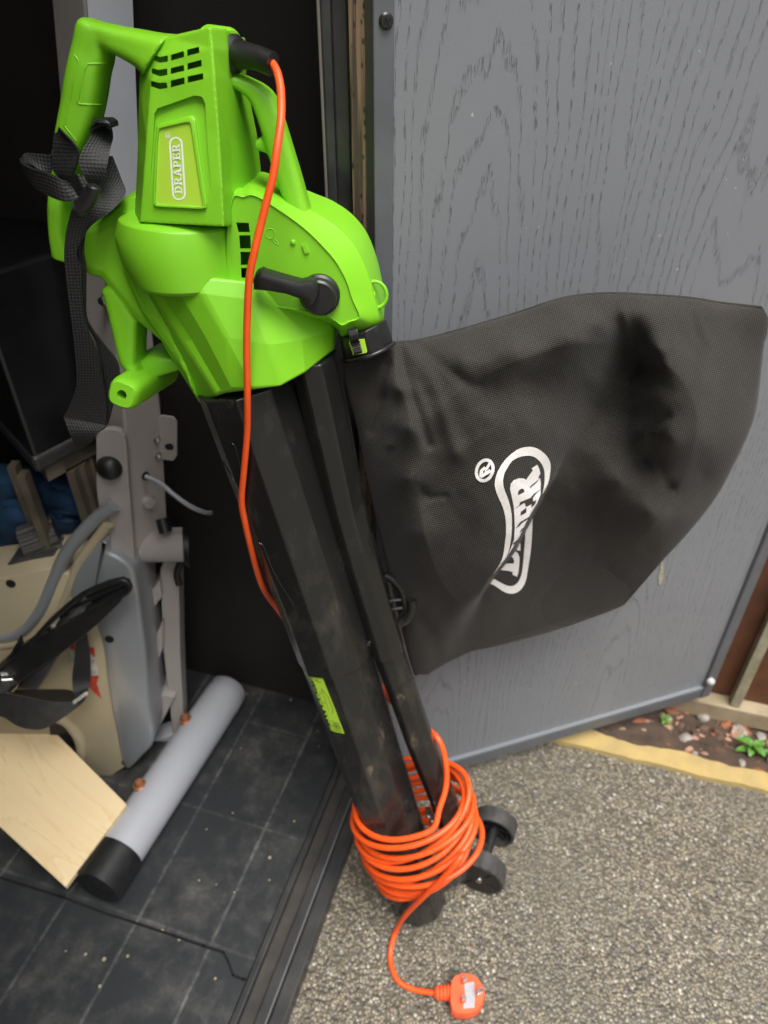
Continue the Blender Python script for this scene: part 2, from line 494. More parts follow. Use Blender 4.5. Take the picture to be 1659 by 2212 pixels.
def plate(bm, F, outline, w0, w1, rnd=0.0):
    """outline in picture points taken at depth w1, straight walls back to w0; rnd: softened front rim"""
    uv = [F.uv(p[0], p[1], w1) for p in outline]
    cu = sum(p[0] for p in uv)/len(uv); cv = sum(p[1] for p in uv)/len(uv)
    rings = [[F.xyz(u, v, w0) for u, v in uv]]
    if rnd:
        rings.append([F.xyz(u, v, w1-rnd) for u, v in uv])
        ins = inset(uv, rnd*.3); rings.append([F.xyz(u, v, w1-rnd*.3) for u, v in ins])
        ins = inset(uv, rnd); rings.append([F.xyz(u, v, w1) for u, v in ins])
    else:
        rings.append([F.xyz(u, v, w1) for u, v in uv])
    loft(bm, rings)
def inset(uv, d):
    n = len(uv); out = []
    area = sum(uv[i][0]*uv[(i+1) % n][1]-uv[(i+1) % n][0]*uv[i][1] for i in range(n))
    s = 1 if area > 0 else -1
    for i in range(n):
        p0, p1, p2 = Vector(uv[i-1]), Vector(uv[i]), Vector(uv[(i+1) % n])
        a = (p1-p0).normalized(); b = (p2-p1).normalized()
        na, nb = Vector((-a.y, a.x)), Vector((-b.y, b.x))
        k = na+nb
        k = k/max(.6, k.length_squared/2) if k.length > 1e-6 else na
        q = p1 + k*d*s
        out.append((q.x, q.y))
    return out
def smooth_outline(L, n=4):
    return [(p.x, p.y) for p in catmull([(a[0], a[1], 0) for a in L], n, True)]
def frustum(bm, F, outline, w0, w1):
    loft(bm, [[F.pt(p[0], p[1], w0) for p in outline], [F.pt(p[0], p[1], w1) for p in outline]])
def fine_poly(bm, poly, fn, step):
    """triangulated polygon (picture points), refined to `step`, mapped through fn -> world"""
    tmp = bmesh.new()
    vs = [tmp.verts.new((p[0], p[1], 0)) for p in poly]
    tmp.faces.new(vs).normal_update()
    tmp.normal_update()
    bmesh.ops.triangulate(tmp, faces=tmp.faces)
    for _ in range(7):
        es = [e for e in tmp.edges if e.calc_length() > step]
        if not es: break
        bmesh.ops.subdivide_edges(tmp, edges=es, cuts=1)
        tmp.normal_update()
        bmesh.ops.triangulate(tmp, faces=tmp.faces)
    mp = {}
    for v in tmp.verts:
        q = fn(v.co.x, v.co.y)
        if q is not None: mp[v] = bm.verts.new(q)
    out = []
    for f in tmp.faces:
        if all(v in mp for v in f.verts):
            try: out.append(bm.faces.new([mp[v] for v in f.verts]))
            except ValueError: pass
    tmp.free()
    return out
def caster(bvh, off):
    def fn(px, py):
        d = ray(px, py).normalized()
        h = bvh.ray_cast(CAM, d)
        if h[0] is None: return None
        n = h[1] if h[1].dot(d) < 0 else -h[1]
        return h[0] - d*off
    return fn
def strip_polys(outer, inner):
    return [[outer[i], outer[i+1], inner[i+1], inner[i]] for i in range(len(outer)-1)]
def voxel(o, size, smooth=4, fac=.5):
    r = o.modifiers.new("remesh", 'REMESH'); r.mode = 'VOXEL'; r.voxel_size = size; r.use_smooth_shade = True
    s = o.modifiers.new("smooth", 'SMOOTH'); s.factor = fac; s.iterations = smooth
    return apply_mods(o, None)
def cut(o, bm, sharp=35):
    bmesh.ops.recalc_face_normals(bm, faces=bm.faces)
    me = bpy.data.meshes.new("cutter"); 
    bmesh.ops.translate(bm, verts=bm.verts, vec=-abs_loc(o))
    bm.to_mesh(me); bm.free()
    c = bpy.data.objects.new("cutter", me); COL.objects.link(c)
    c.location = abs_loc(o)
    b = o.modifiers.new("cut", 'BOOLEAN'); b.operation = 'DIFFERENCE'; b.object = c; b.solver = 'MANIFOLD'
    apply_mods(o, sharp)
    bpy.data.objects.remove(c); bpy.data.meshes.remove(me)
def ribbon(bm, rows, thick, uvs=1.0, n=6, F=None):
    """rows: (left world, right world); a strap of given thickness with UVs in metres"""
    L = catmull([r[0] for r in rows], n); R = catmull([r[1] for r in rows], n)
    M = 6
    uvl = bm.loops.layers.uv.verify()
    grid = []
    s = 0
    for i in range(len(L)):
        if i: s += ((L[i]+R[i])/2-(L[i-1]+R[i-1])/2).length
        a, b = L[i], R[i]
        i0, i1 = max(0, i-1), min(len(L)-1, i+1)
        t = ((L[i1]+R[i1])-(L[i0]+R[i0])).normalized()
        x = (b-a).normalized()
        nn = x.cross(t).normalized()
        row = []
        wd = (b-a).length
        for k in range(M+1):
            f = k/M
            row.append((a.lerp(b, f), nn, f*wd, s))
        grid.append(row)
    for sd_ in (1, -1):
        V = [[bm.verts.new(c[0]+c[1]*(thick*.5*sd_)) for c in row] for row in grid]
        for i in range(len(V)-1):
            for k in range(M):
                f = bm.faces.new((V[i][k], V[i][k+1], V[i+1][k+1], V[i+1][k]))
                for lp, (ii, kk) in zip(f.loops, ((i, k), (i, k+1), (i+1, k+1), (i+1, k))):
                    lp[uvl].uv = (grid[ii][kk][2], grid[ii][kk][3])
        if sd_ == 1: V1 = V
        else: V2 = V
    def side(p, q):
        for i in range(len(p)-1):
            f = bm.faces.new((p[i], p[i+1], q[i+1], q[i]))
            for lp in f.loops: lp[uvl].uv = (0, 0)
    side([r[0] for r in V1], [r[0] for r in V2]); side([r[-1] for r in V1], [r[-1] for r in V2])
    side(V1[0], V2[0]); side(V1[-1], V2[-1])

# ------------------------------------------------------------------ ground
X, Y, Z = Vector((1, 0, 0)), Vector((0, 1, 0)), Vector((0, 0, 1))
k0 = on_z(1216, 1612, .0); k1 = on_z(1659, 1717, .0)
KD = (k1-k0).normalized(); KN = Vector((-KD.y, KD.x, 0))
if KN.y < 0: KN = -KN
bm = bmesh.new()
bm.faces.new([bm.verts.new(k0+KD*a_+KN*b_) for a_, b_ in ((-10, -12), (14, -12), (14, .012), (-10, .012))])
o = obj('ground', bm, GRAVEL); tag(o, 'resin bound beige and grey gravel ground beside the shed', 'ground', kind='structure')

# ------------------------------------------------------------------ shed
HINGE = Vector((0.0, .79, 0))
SA = math.radians(17.4)
SX = Vector((math.cos(SA), -math.sin(SA), 0)); SY = Vector((math.sin(SA), math.cos(SA), 0))
def sh(x, y, z): return HINGE + SX*x + SY*y + Z*z
def shloc(p): d = p-HINGE; return d.dot(SX), d.dot(SY)
FLZ = .045
l2 = shloc(on_z(249, 2076, FLZ))[0]; l3 = shloc(on_z(440, 2076, FLZ))[0]; edge_x = shloc(on_z(672, 2076, 0.0))[0]
FLP = abs(l3-l2); FLX = FLP*.5 - l3
print("floor", l2, l3, edge_x, FLP)
shed = empty('garden_shed', HINGE, 'dark grey garden shed with black tiled floor and its door standing open', 'shed')
def srect(bm, x0, x1, y0, y1, z0, z1):
    box(bm, sh((x0+x1)/2, (y0+y1)/2, (z0+z1)/2), SX, SY, Z, x1-x0, y1-y0, z1-z0)
EX = edge_x
SWY = .135
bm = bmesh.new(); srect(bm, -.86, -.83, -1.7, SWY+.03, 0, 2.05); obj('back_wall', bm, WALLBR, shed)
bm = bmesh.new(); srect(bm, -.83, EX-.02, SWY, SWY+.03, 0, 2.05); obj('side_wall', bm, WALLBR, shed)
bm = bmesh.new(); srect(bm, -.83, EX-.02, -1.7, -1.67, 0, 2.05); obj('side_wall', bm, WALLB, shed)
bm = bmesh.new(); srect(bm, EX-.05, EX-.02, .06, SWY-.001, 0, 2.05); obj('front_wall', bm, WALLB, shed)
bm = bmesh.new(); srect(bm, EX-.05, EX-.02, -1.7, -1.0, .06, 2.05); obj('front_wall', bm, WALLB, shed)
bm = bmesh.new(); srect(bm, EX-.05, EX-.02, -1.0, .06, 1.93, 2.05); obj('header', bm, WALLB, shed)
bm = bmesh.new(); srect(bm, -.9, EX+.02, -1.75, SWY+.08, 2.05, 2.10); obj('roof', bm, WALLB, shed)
# joint between two panels on the side wall, seen as a thin upright line
# floor of tiles, in its own rotated object so that the pattern follows the sill
bm = bmesh.new(); srect(bm, -.83, EX-.075, -1.67, SWY, 0, FLZ)
bmesh.ops.rotate(bm, cent=HINGE, matrix=Matrix.Rotation(SA, 3, 'Z'), verts=bm.verts)
fl = obj('floor', bm, make_floor_mat(), shed); fl.rotation_euler = (0, 0, -SA)
# jigsaw joint between two mats: a thin dark groove lying on the floor
def flat_strip(bm, pts, wd, z):
    P = [on_z(p[0], p[1], z) for p in pts]
    for a, b in zip(P, P[1:]):
        d = (b-a).normalized(); n = Vector((-d.y, d.x, 0))*wd*.5
        e = d*wd*.3
        loft(bm, [[a+n-e, b+n+e, b-n+e, a-n-e], [q+Z*.0006 for q in (a+n-e, b+n+e, b-n+e, a-n-e)]])
GROOVE = mat("groove_black", (.004, .004, .004), .9)
bm = bmesh.new()
flat_strip(bm, z4([(0, 940), (260, 1020), (460, 1095), (600, 1140), (750, 1190), (880, 1235), (965, 1262), (985, 1300), (1008, 1362), (1050, 1378), (1100, 1394)]), .004, FLZ+.0006)
obj('mat_joint', bm, GROOVE, shed)
# sill: stepped black strips along the floor's edge
SILL = mat("black_sill", (.02, .021, .023), .38, var=.6, vscale=18, col2=(.045, .043, .04), bump=.2)
SILLD = mat("dirty_sill_channel", (.05, .042, .034), .7, var=.9, vscale=28, col2=(.015, .015, .015), bump=.4)
bm = bmesh.new(); srect(bm, EX-.073, EX-.062, -1.67, .06, 0, .052); obj('sill_lip', bm, SILL, shed, bevel=.002)
bm = bmesh.new(); srect(bm, EX-.062, EX-.040, -1.67, .06, 0, .036); obj('sill_channel', bm, SILLD, shed)
bm = bmesh.new(); srect(bm, EX-.040, EX-.022, -1.67, .06, 0, .046); obj('sill_step', bm, SILL, shed, bevel=.002)
bm = bmesh.new(); srect(bm, EX-.022, EX, -1.67, .06, 0, .034); obj('sill_edge', bm, SILL, shed, bevel=.002)
EDGEL = mat("worn_edge", (.10, .105, .11), .45)
bm = bmesh.new(); srect(bm, EX-.024, EX-.0215, -1.67, .05, .0455, .0475); obj('sill_bead', bm, EDGEL, shed)

# door: plane from its bottom edge in the picture
d0 = on_z(985, 1660, .045); d1 = on_z(1530, 1500, .045)
DX = (d1-d0); DX.z = 0; DX.normalize(); DN = Vector((DX.y, -DX.x, 0))       # DN faces the camera
if DN.dot(CAM-d0) < 0: DN = -DN
DO = on_plane(806, 300, d0, DN); DO.z = 0
DW = (d1-DO).dot(DX)
def dr(x, z, w=0): return DO + DX*x + Z*z + DN*w
def drx(px, py): 
    p = on_plane(px, py, d0, DN); return (p-DO).dot(DX), p.z
GU1, GU2 = drx(1050, 330)[0], drx(1640, 330)[0]
print("door", DO, DX, DW, GU1, GU2)
DOORM = make_door_mat()
STW = drx(849, 300)[0]
DH = 1.95
bm = bmesh.new()
box(bm, dr(STW/2+DW/2-.008, .070+(DH-.070)/2, -.014), DX, Z, DN, DW-STW-.016, DH-.070, .022)
uvl = bm.loops.layers.uv.verify()
for f in bm.faces:
    for lp in f.loops:
        d = lp.vert.co-DO; lp[uvl].uv = (d.dot(DX), d.z)
door = obj('door', bm, DOORM, shed); door['label'] = 'grey wood grain door panel standing open'
bm = bmesh.new(); box(bm, dr(STW/2, DH/2+.0225, -.012), DX, Z, DN, STW, DH-.045, .030); obj('stile', bm, GREYMETAL, door, bevel=.0015)
bm = bmesh.new(); box(bm, dr(DW-.012, DH/2+.0225, -.012), DX, Z, DN, .024, DH-.045, .034); obj('stile', bm, GREYMETAL, door, bevel=.003)
bm = bmesh.new(); box(bm, dr((STW+DW-.024)/2, .060, -.012), DX, Z, DN, DW-.024-STW, .030, .030); obj('bottom_rail', bm, GREYMETAL, door, bevel=.003)
bm = bmesh.new(); box(bm, dr((STW+DW-.024)/2, .0780, -.002), DX, Z, DN, DW-.026-STW, .005, .012); obj('rail_bead', bm, mat("pale_bead", (.18, .19, .205), .42), door)
bm = bmesh.new(); c = dr(DW-.02, .105, .006); lathe(bm, c, DN, [(0, .008), (.006, .008), (.010, .005), (.011, .001)], 16); obj('door_bumper', bm, mat("white_bumper", (.42, .42, .41), .5), door, smooth=50)
p = on_plane(833.5, 45, d0+DN*.003, DN)
bm = bmesh.new(); lathe(bm, p, DN, [(0, .0066), (.0015, .0066), (.0032, .005), (.0036, .001)], 20); scw = obj('screw', bm, mat("dark_screw", (.06, .058, .056), .35, .8), door, smooth=40)
bm = bmesh.new()
for an in (.5, .5+PI/2):
    a = DX*math.cos(an)+Z*math.sin(an); b = DX*-math.sin(an)+Z*math.cos(an)
    box(bm, p+DN*(.0037 + (.0002 if an > 1 else 0)), a, b, DN, .0066, .0014, .0006)
obj('screw_slot', bm, GROOVE, door)
# bird-dropping streak low on the panel
bm = bmesh.new()
pl = smooth_outline(z8([(985, 340), (992, 400), (990, 450), (975, 490), (962, 485), (960, 440), (970, 400), (978, 350)]), 3)
sheet(bm, [on_plane(a, b, d0-DN*.0018, DN) for a, b in pl], -DN*.0008)
obj('dropping_stain', bm, mat("dropping", (.42, .37, .26), .8, var=.5, vscale=200), door)

# door jamb strips left of the hinge
JB = Vector((0, .80, 0))
JN = Vector((0, -1, 0))
def strip(name, px0, px1, w, m, depth=.05, bev=.002, par=shed):
    a = on_plane(px0, 300, JB+JN*w, JN); b = on_plane(px1, 300, JB+JN*w, JN)
    bm = bmesh.new()
    c = (a+b)/2; c.z = 1.0; c.y += depth/2
    box(bm, c, X, Y, Z, b.x-a.x, depth, 1.98)
    return obj(name, bm, m, par, bevel=bev)
strip('jamb_edge', 696.5, 703, .0, mat("pale_jamb_edge", (.16, .14, .12), .4), .05, .001)
strip('jamb_face', 703.3, 724, -.004, mat("grey_jamb", (.045, .045, .045), .4, var=.5, vscale=30), .05)
strip('jamb_channel', 724.3, 758, -.012, DARKTRIM, .05)
strip('jamb_strip', 758.3, 794, .004, RUSTTRIM, .05)
strip('jamb_gap', 794.5, 805.5, -.03, DARKTRIM, .02)

# ------------------------------------------------------------------ exercise bike
base = at_depth(340, 1600, 1.45); top = at_depth(200, 0, .80)
BK = Frame(base, top-base, -Y)
bike = empty('exercise_bike', Vector((base.x, base.y, FLZ)), 'folded grey exercise bike with cream housing and pedal inside the shed', 'exercise bike')
# main post: a rectangular tube seen on its corner
def post_ring(l, c, r):
    a = BK.pt(l[0], l[1], 0.0); b = BK.pt(c[0], c[1], .035); d = BK.pt(r[0], r[1], -.02)
    return [a, b, d, a+d-b]
bm = bmesh.new()
loft(bm, [post_ring((99, -120), (178, -120), (281, -120)), post_ring((110, 0), (183, 0), (285, 0)), post_ring((150, 470), (222, 470), (305, 470)), post_ring((200, 900), (268, 900), (350, 900)), post_ring((228, 1190), (290, 1190), (366, 1190))])
obj('frame_post', bm, [BEIGE], bike, bevel=.004, bevseg=3)
# lit right-hand face at the top, its light painted as a paler skin
a0, a1, b0, b1 = (185, -60), (186, 470), (284, -60), (304, 470)
bm = bmesh.new()
loft(bm, [[BK.pt(181, -100, .0375), BK.pt(282.5, -100, -.0165), BK.pt(282.5, -100, -.019), BK.pt(181, -100, .034)],
          [BK.pt(222, 465, .0375), BK.pt(304.5, 465, -.0165), BK.pt(304.5, 465, -.019), BK.pt(222, 465, .034)]])
obj('lit_post_face', bm, mat('lit_face_tone', (.66, .68, .72), .4, var=.4, vscale=8, col2=(.60, .62, .66)), bike)
# front plate (the flat lever) with round top
bm = bmesh.new()
plate(bm, BK, [(208, 1060), (207, 950), (211, 936), (222, 928), (240, 926), (258, 930), (268, 942), (272, 958), (283, 1110), (290, 1200), (302, 1330), (296, 1330), (272, 1262), (226, 1190)], .04, .052)
obj('side_plate', bm, BEIGE, bike, bevel=.002)
bm = bmesh.new()
c = BK.pt(238, 1008, .052); lathe(bm, c, BK.w, [(0, .017), (.004, .0185), (.010, .0165), (.016, .011), (.019, .002)], 24); obj('knob', bm, RUBBER, bike, smooth=50)
# bracket with slotted hole
bm = bmesh.new(); plate(bm, BK, [(330, 905), (350, 898), (374, 902), (382, 912), (382, 985), (374, 996), (350, 993), (330, 985)], -.02, -.015); br = obj('bracket', bm, BEIGE, bike, bevel=.001)
bm = bmesh.new(); plate(bm, BK, smooth_outline([(356, 962), (368, 958), (375, 965), (372, 972), (360, 971)], 3), -.0148, -.0144); obj('slot', bm, GROOVE, br)
for p in ((338, 950), (341, 986)):
    bm = bmesh.new(); lathe(bm, BK.pt(*p, -.006), BK.w, [(-.009, .004), (.002, .004), (.003, .002)], 10); obj('bolt', bm, STEEL, bike, smooth=40)
bm = bmesh.new(); lathe(bm, BK.pt(322, 1085, .014), (BK.w+BK.u*.8), [(-.02, .011), (.0, .011), (.004, .009), (.0042, .001)], 18); obj('grommet', bm, BEIGE, bike, smooth=40)
# grey sensor cable
bm = bmesh.new()
lathe(bm, BK.pt(315, 1029, .014), BK.w+BK.u*.7, [(-.02, .006), (.002, .006), (.0025, .001)], 14); obj('cable_hole', bm, GROOVE, bike)
bm = bmesh.new()
tube(bm, catmull([BK.pt(315, 1029, .018), BK.pt(345, 1043, .03), (BK.pt(375, 1068, .04)), BK.pt(410, 1093, .04), BK.pt(440, 1106, .02), BK.pt(455, 1108, -.01)], 8), .0036, 8); obj('sensor_cable', bm, GREYTUBE, bike, smooth=60)
# handle tube to the right with black end
bm = bmesh.new()
def hring(px, py, s, w): 
    c = BK.pt(px, py, w)
    return [c+BK.u*math.cos(t)*.012*s*.6+BK.v*math.sin(t)*.026*s+BK.w*math.cos(t)*.03*s for t in [2*PI*k/20 for k in range(20)]]
loft(bm, [hring(300, 1178, 1, .0), hring(395, 1176, 1, .02)]); obj('cross_tube', bm, BEIGE, bike, smooth=50)
bm = bmesh.new()
loft(bm, [hring(395, 1178, 1.06, .021), hring(408, 1186, 1.1, .024), hring(410, 1190, .5, .026)]); obj('end_cap', bm, RUBBER, bike, smooth=50)
bm = bmesh.new(); tube(bm, catmull([BK.pt(392, 1210, .02), BK.pt(382, 1240, .02), BK.pt(387, 1262, .02)], 5), .006, 8); obj('hook', bm, RUBBER, bike, smooth=50)
bm = bmesh.new(); tube(bm, [BK.pt(350, 1120, .02), BK.pt(358, 1150, .03)], .010, 12); obj('lever', bm, RUBBER, bike, smooth=50)
# lower rear frame: two uprights with slanting treads between
bm = bmesh.new(); plate(bm, BK, [(366, 1185), (386, 1230), (389, 1400), (398, 1600), (376, 1612), (352, 1400), (346, 1230)], -.05, -.012); obj('rear_upright', bm, BEIGE, bike, bevel=.002)
bm = bmesh.new(); plate(bm, BK, [(300, 1240), (365, 1230), (385, 1610), (335, 1620)], -.075, -.06); obj('back_plate', bm, DARKP, bike)
for q in ([(305, 1300), (345, 1255), (350, 1290), (308, 1345)], [(315, 1420), (352, 1340), (352, 1400), (318, 1490)], [(322, 1530), (335, 1500), (378, 1505), (330, 1600)]):
    bm = bmesh.new(); plate(bm, BK, q, -.05, .0); obj('tread', bm, BEIGE, bike, bevel=.002)
# housing
bm = bmesh.new()
plate(bm, BK, zB([(-260, 640), (20, 600), (180, 560), (420, 520), (700, 640), (895, 1040), (945, 1500), (985, 1800), (1010, 2080), (830, 2200), (400, 2190), (-260, 1900)]), -.03, .0655, .004)
hou = obj('housing', bm, CREAM, bike, smooth=40)
bm = bmesh.new()
plate(bm, BK, smooth_outline(zB([(835, 290), (850, 385), (955, 440), (1045, 520), (1085, 650), (1125, 950), (1160, 1250), (1185, 1600), (1215, 1890), (1130, 2010), (990, 2115), (915, 1820), (855, 1500), (805, 1130), (730, 930), (610, 840), (545, 720), (640, 480)]), 3), -.03, .070, .007)
obj('silver_cover', bm, SILVER, bike, smooth=60)
bm = bmesh.new()
tube(bm, catmull([BK.pt(*p, .060) for p in zB([(900, 20), (780, 110), (640, 250), (520, 410), (430, 600), (330, 830), (210, 985), (90, 1045), (-80, 1065)])], 6), .0105, 14); obj('rim_trim', bm, SILVER, bike, smooth=60)
bm = bmesh.new()
tube(bm, catmull([BK.pt(*p, .060) for p in zB([(860, 160), (720, 350), (620, 500), (545, 690), (470, 850), (320, 1020), (150, 1100), (-80, 1130)])], 6), .0085, 14); obj('rim_trim', bm, CREAM, bike, smooth=60)
for p in ((85, 640), (865, 1080), (995, 2060)):
    bm = bmesh.new(); lathe(bm, BK.pt(*zB([p])[0], .0705 if 800 < p[0] < 900 else .0660), BK.w, [(-.004, .0075), (.0006, .0075), (.0008, .0005)], 14); obj('screw_hole', bm, GROOVE, hou)
bm = bmesh.new(); tube(bm, catmull([BK.pt(*p, .066) for p in zB([(440, 1690), (540, 1740), (620, 1850), (645, 1950), (640, 2020)])], 6), .010, 10); obj('hub_ring', bm, CREAM, bike, smooth=60)
bm = bmesh.new(); plate(bm, BK, zB([(380, 1700), (500, 1740), (590, 1850), (620, 1990), (560, 2010), (400, 1850)]), .064, .0668); obj('hub_recess', bm, DARKP, bike)
# red and white lettering, mostly hidden by the pedal strap
for k, q in enumerate(([(705, 1140), (748, 1150), (752, 1225), (715, 1190)], [(718, 1370), (782, 1372), (765, 1430), (805, 1552), (755, 1512), (700, 1452), (715, 1420)], [(548, 1120), (590, 1122), (590, 1160), (556, 1160)])):
    bm = bmesh.new(); plate(bm, BK, zB(q), .0657, .0663+.0001*k); obj('red_mark', bm, RED, hou)
bm = bmesh.new(); plate(bm, BK, zB([(704, 1192), (752, 1226), (778, 1368), (715, 1368)]), .0657, .0662); plate(bm, BK, zB([(556, 1162), (590, 1162), (590, 1300), (570, 1290)]), .0657, .0662); obj('white_mark', bm, OFFWHITE, hou)
# ribbed tension wheel behind the rim
bm = bmesh.new()
c0, c1 = BK.pt(*zB([(200, 340)])[0], .0), BK.pt(*zB([(470, 240)])[0], -.02)
ax = (c1-c0).normalized(); nn = ax.orthogonal().normalized(); bb = ax.cross(nn)
loft(bm, [[c0+ax*d+(nn*math.cos(2*PI*k/60)+bb*math.sin(2*PI*k/60))*(.030+(.003 if k % 4 < 2 else 0)) for k in range(60)] for d in (0, (c1-c0).length)])
obj('tension_wheel', bm, mat("dull_grey_plastic", (.06, .055, .05), .5), bike)
bm = bmesh.new(); plate(bm, BK, zB([(-60, 560), (150, 440), (420, 400), (440, 470), (220, 560), (0, 610)]), -.02, .03); obj('top_shell', bm, mat("smoke_plastic", (.05, .05, .05), .4), bike, bevel=.003)
# pedal
PW = .11
bm = bmesh.new()
plate(bm, BK, zB([(-60, 1370), (0, 1318), (140, 1208), (300, 1110), (450, 1010), (690, 890), (850, 800), (990, 715), (955, 790), (780, 960), (600, 1110), (480, 1200), (180, 1400), (110, 1475), (0, 1440), (-60, 1430)]), PW-.02, PW+.012)
ped = obj('pedal', bm, RUBBER, bike, bevel=.002)
bm = bmesh.new()
rim = zB([(140, 1205), (220, 1120), (300, 1050), (400, 940), (520, 830), (620, 750), (700, 700), (850, 638), (960, 612), (1015, 635), (1025, 672), (985, 722), (840, 805), (690, 888), (450, 1006), (250, 1128)])
tube(bm, catmull([BK.pt(a, b, PW+.006) for a, b in rim], 4, True)+[BK.pt(*rim[0], PW+.006)], .0042, 8, cap=False)
obj('pedal_rim', bm, RUBBER, ped, smooth=60)
bm = bmesh.new(); plate(bm, BK, rim, PW-.04, PW-.03); obj('pedal_tray', bm, DARKP, ped)
bm = bmesh.new(); plate(bm, BK, zB([(500, 960), (625, 828), (690, 885), (560, 985)]), PW-.03, PW-.004); obj('pedal_block', bm, mat("dark_grey_plastic", (.09, .09, .09), .5), ped)
bm = bmesh.new(); tube(bm, [BK.pt(*p, PW-.005) for p in zB([(560, 830), (780, 740), (985, 655)])], .003, 6); obj('pedal_rib', bm, RUBBER, ped)
bm = bmesh.new(); plate(bm, BK, zB([(40, 1270), (150, 1075), (172, 1140), (130, 1200)]), PW-.01, PW); obj('pedal_tab', bm, RUBBER, ped)
for p in ((205, 1165), (415, 1000)):
    bm = bmesh.new(); lathe(bm, BK.pt(*zB([p])[0], PW), BK.w, [(-.02, .008), (.003, .008), (.005, .004)], 8); obj('pedal_nut', bm, STEEL, ped)
bm = bmesh.new(); lathe(bm, BK.pt(*zB([(55, 1408)])[0], PW+.012), (BK.w+BK.u*.35), [(-.004, .021), (.001, .021), (.0012, .0175), (.012, .0175), (.0135, .015), (.0137, .001)], 6); obj('crank_bolt', bm, STEEL, bike, bevel=.001)
bm = bmesh.new(); plate(bm, BK, zB([(110, 1470), (420, 1235), (490, 1185), (390, 1340), (290, 1490)]), .06, .075); obj('crank_arm', bm, GREYMETAL, bike, bevel=.003)
bm = bmesh.new()
def rb(rows): return [(BK.pt(*zB([(a, b)])[0], w1), BK.pt(*zB([(c, d)])[0], w2)) for a, b, w1, c, d, w2 in rows]
ribbon(bm, rb([(600, 1060, .10, 690, 1040, .09), (592, 1200, .10, 712, 1190, .09), (572, 1370, .10, 720, 1370, .09), (578, 1480, .11, 705, 1460, .10), (600, 1560, .125, 680, 1510, .115)]), .0018)
obj('toe_strap', bm, STRAPM, ped, smooth=60)
bm = bmesh.new()
ribbon(bm, rb([(-90, 1480, .12, -90, 1690, .12), (20, 1500, .135, 20, 1690, .135), (180, 1530, .15, 160, 1770, .15), (330, 1565, .155, 330, 1790, .155), (470, 1580, .15, 480, 1710, .15), (600, 1572, .135, 620, 1610, .135), (670, 1540, .12, 672, 1555, .12)]), .0022)
obj('toe_strap', bm, mat("worn_black_rubber", (.03, .03, .03), .55, var=.8, vscale=60, col2=(.055, .055, .053), bump=.4), ped, smooth=60)
bm = bmesh.new()
ribbon(bm, rb([(60, 1485, .09, 60, 1560, .09), (350, 1478, .09, 350, 1600, .09), (520, 1480, .095, 520, 1600, .095), (620, 1505, .105, 620, 1580, .105), (690, 1500, .118, 672, 1555, .118)]), .0018)
obj('toe_strap', bm, STRAPM, ped, smooth=60)
bm = bmesh.new(); tube(bm, [BK.pt(*p, .137) for p in zB([(585, 1580), (685, 1508)])], .003, 8); obj('strap_clip', bm, OFFWHITE, ped)
# stabiliser on the floor
s0 = on_z(216, 1905, FLZ+.040); s1 = on_z(500, 1480, FLZ+.040)
sd_ = (s1-s0).normalized()
bm = bmesh.new(); lathe(bm, s0+sd_*.052, sd_, [(0, .040), ((s1-s0).length-.09, .040), ((s1-s0).length-.062, .038), ((s1-s0).length-.055, .03)], 32); obj('stabiliser', bm, GREYTUBE, bike, smooth=50)
bm = bmesh.new(); lathe(bm, s0-sd_*.012, sd_, [(0, .034), (.003, .0415), (.066, .0415), (.067, .040)], 32); obj('end_cap', bm, RUBBER, bike, smooth=50)
for p in ((300, 1690), (400, 1548)):
    q = on_z(*p, FLZ+.085)
    bm = bmesh.new(); lathe(bm, q-Z*.012, Z, [(0, .012), (.004, .012), (.006, .008), (.012, .0085), (.017, .005), (.018, .001)], 14); obj('bolt', bm, COPPER, bike, smooth=40)
bm = bmesh.new(); plate(bm, BK, [(330, 1600), (395, 1580), (398, 1640), (350, 1680), (325, 1660)], -.05, -.01); obj('foot_bracket', bm, GREYTUBE, bike, bevel=.002)
# second bar at the far left, with brown bolts
bm = bmesh.new(); plate(bm, BK, [(80, 546), (104, 541), (136, 536), (150, 640), (176, 880), (150, 890), (126, 892), (100, 700)], -.04, -.028)
bar = obj('seat_post_bar', bm, mat("brown_grey_paint", (.20, .165, .145), .45, var=.4, vscale=10), bike, bevel=.003)
for p in ((124, 604), (152, 859)):
    bm = bmesh.new(); lathe(bm, BK.pt(*p, -.027), BK.w, [(-.002, .016), (.0012, .016), (.0014, .009), (.009, .009), (.010, .005), (.0101, .001)], 6); obj('bolt', bm, BOLT, bar)
for p in ((222, 650),):
    bm = bmesh.new(); lathe(bm, BK.pt(*p, .05), BK.w, [(-.05, .006), (.002, .006), (.003, .002)], 10); obj('bolt', bm, STEEL, bike)

# ------------------------------------------------------------------ plywood board
q = [on_z(-70, 1480, .175), on_z(105, 1568, .165), on_z(273, 1737, .135), on_z(141, 1916, .115), on_z(0, 1786, .12), on_z(-140, 1670, .125)]
pn = (q[2]-q[1]).cross(q[3]-q[2]).normalized()
if pn.z < 0: pn = -pn
q = [on_plane(px, py, q[3], pn) for px, py in ((-80, 1450), (105, 1568), (273, 1737), (141, 1916), (0, 1786), (-150, 1660))]
bm = bmesh.new(); sheet(bm, q, -pn*.012)
uvl = bm.loops.layers.uv.verify()
ux = (q[3]-q[4]).normalized(); uy = pn.cross(ux)
for f in bm.faces:
    for lp in f.loops: lp[uvl].uv = ((lp.vert.co-q[3]).dot(ux), (lp.vert.co-q[3]).dot(uy))
o = obj('plywood_board', bm, PLY, None, bevel=.001, loc=(q[3].x, q[3].y, q[3].z)); tag(o, 'pale plywood board lying against the grey floor tube of the exercise bike', 'board')

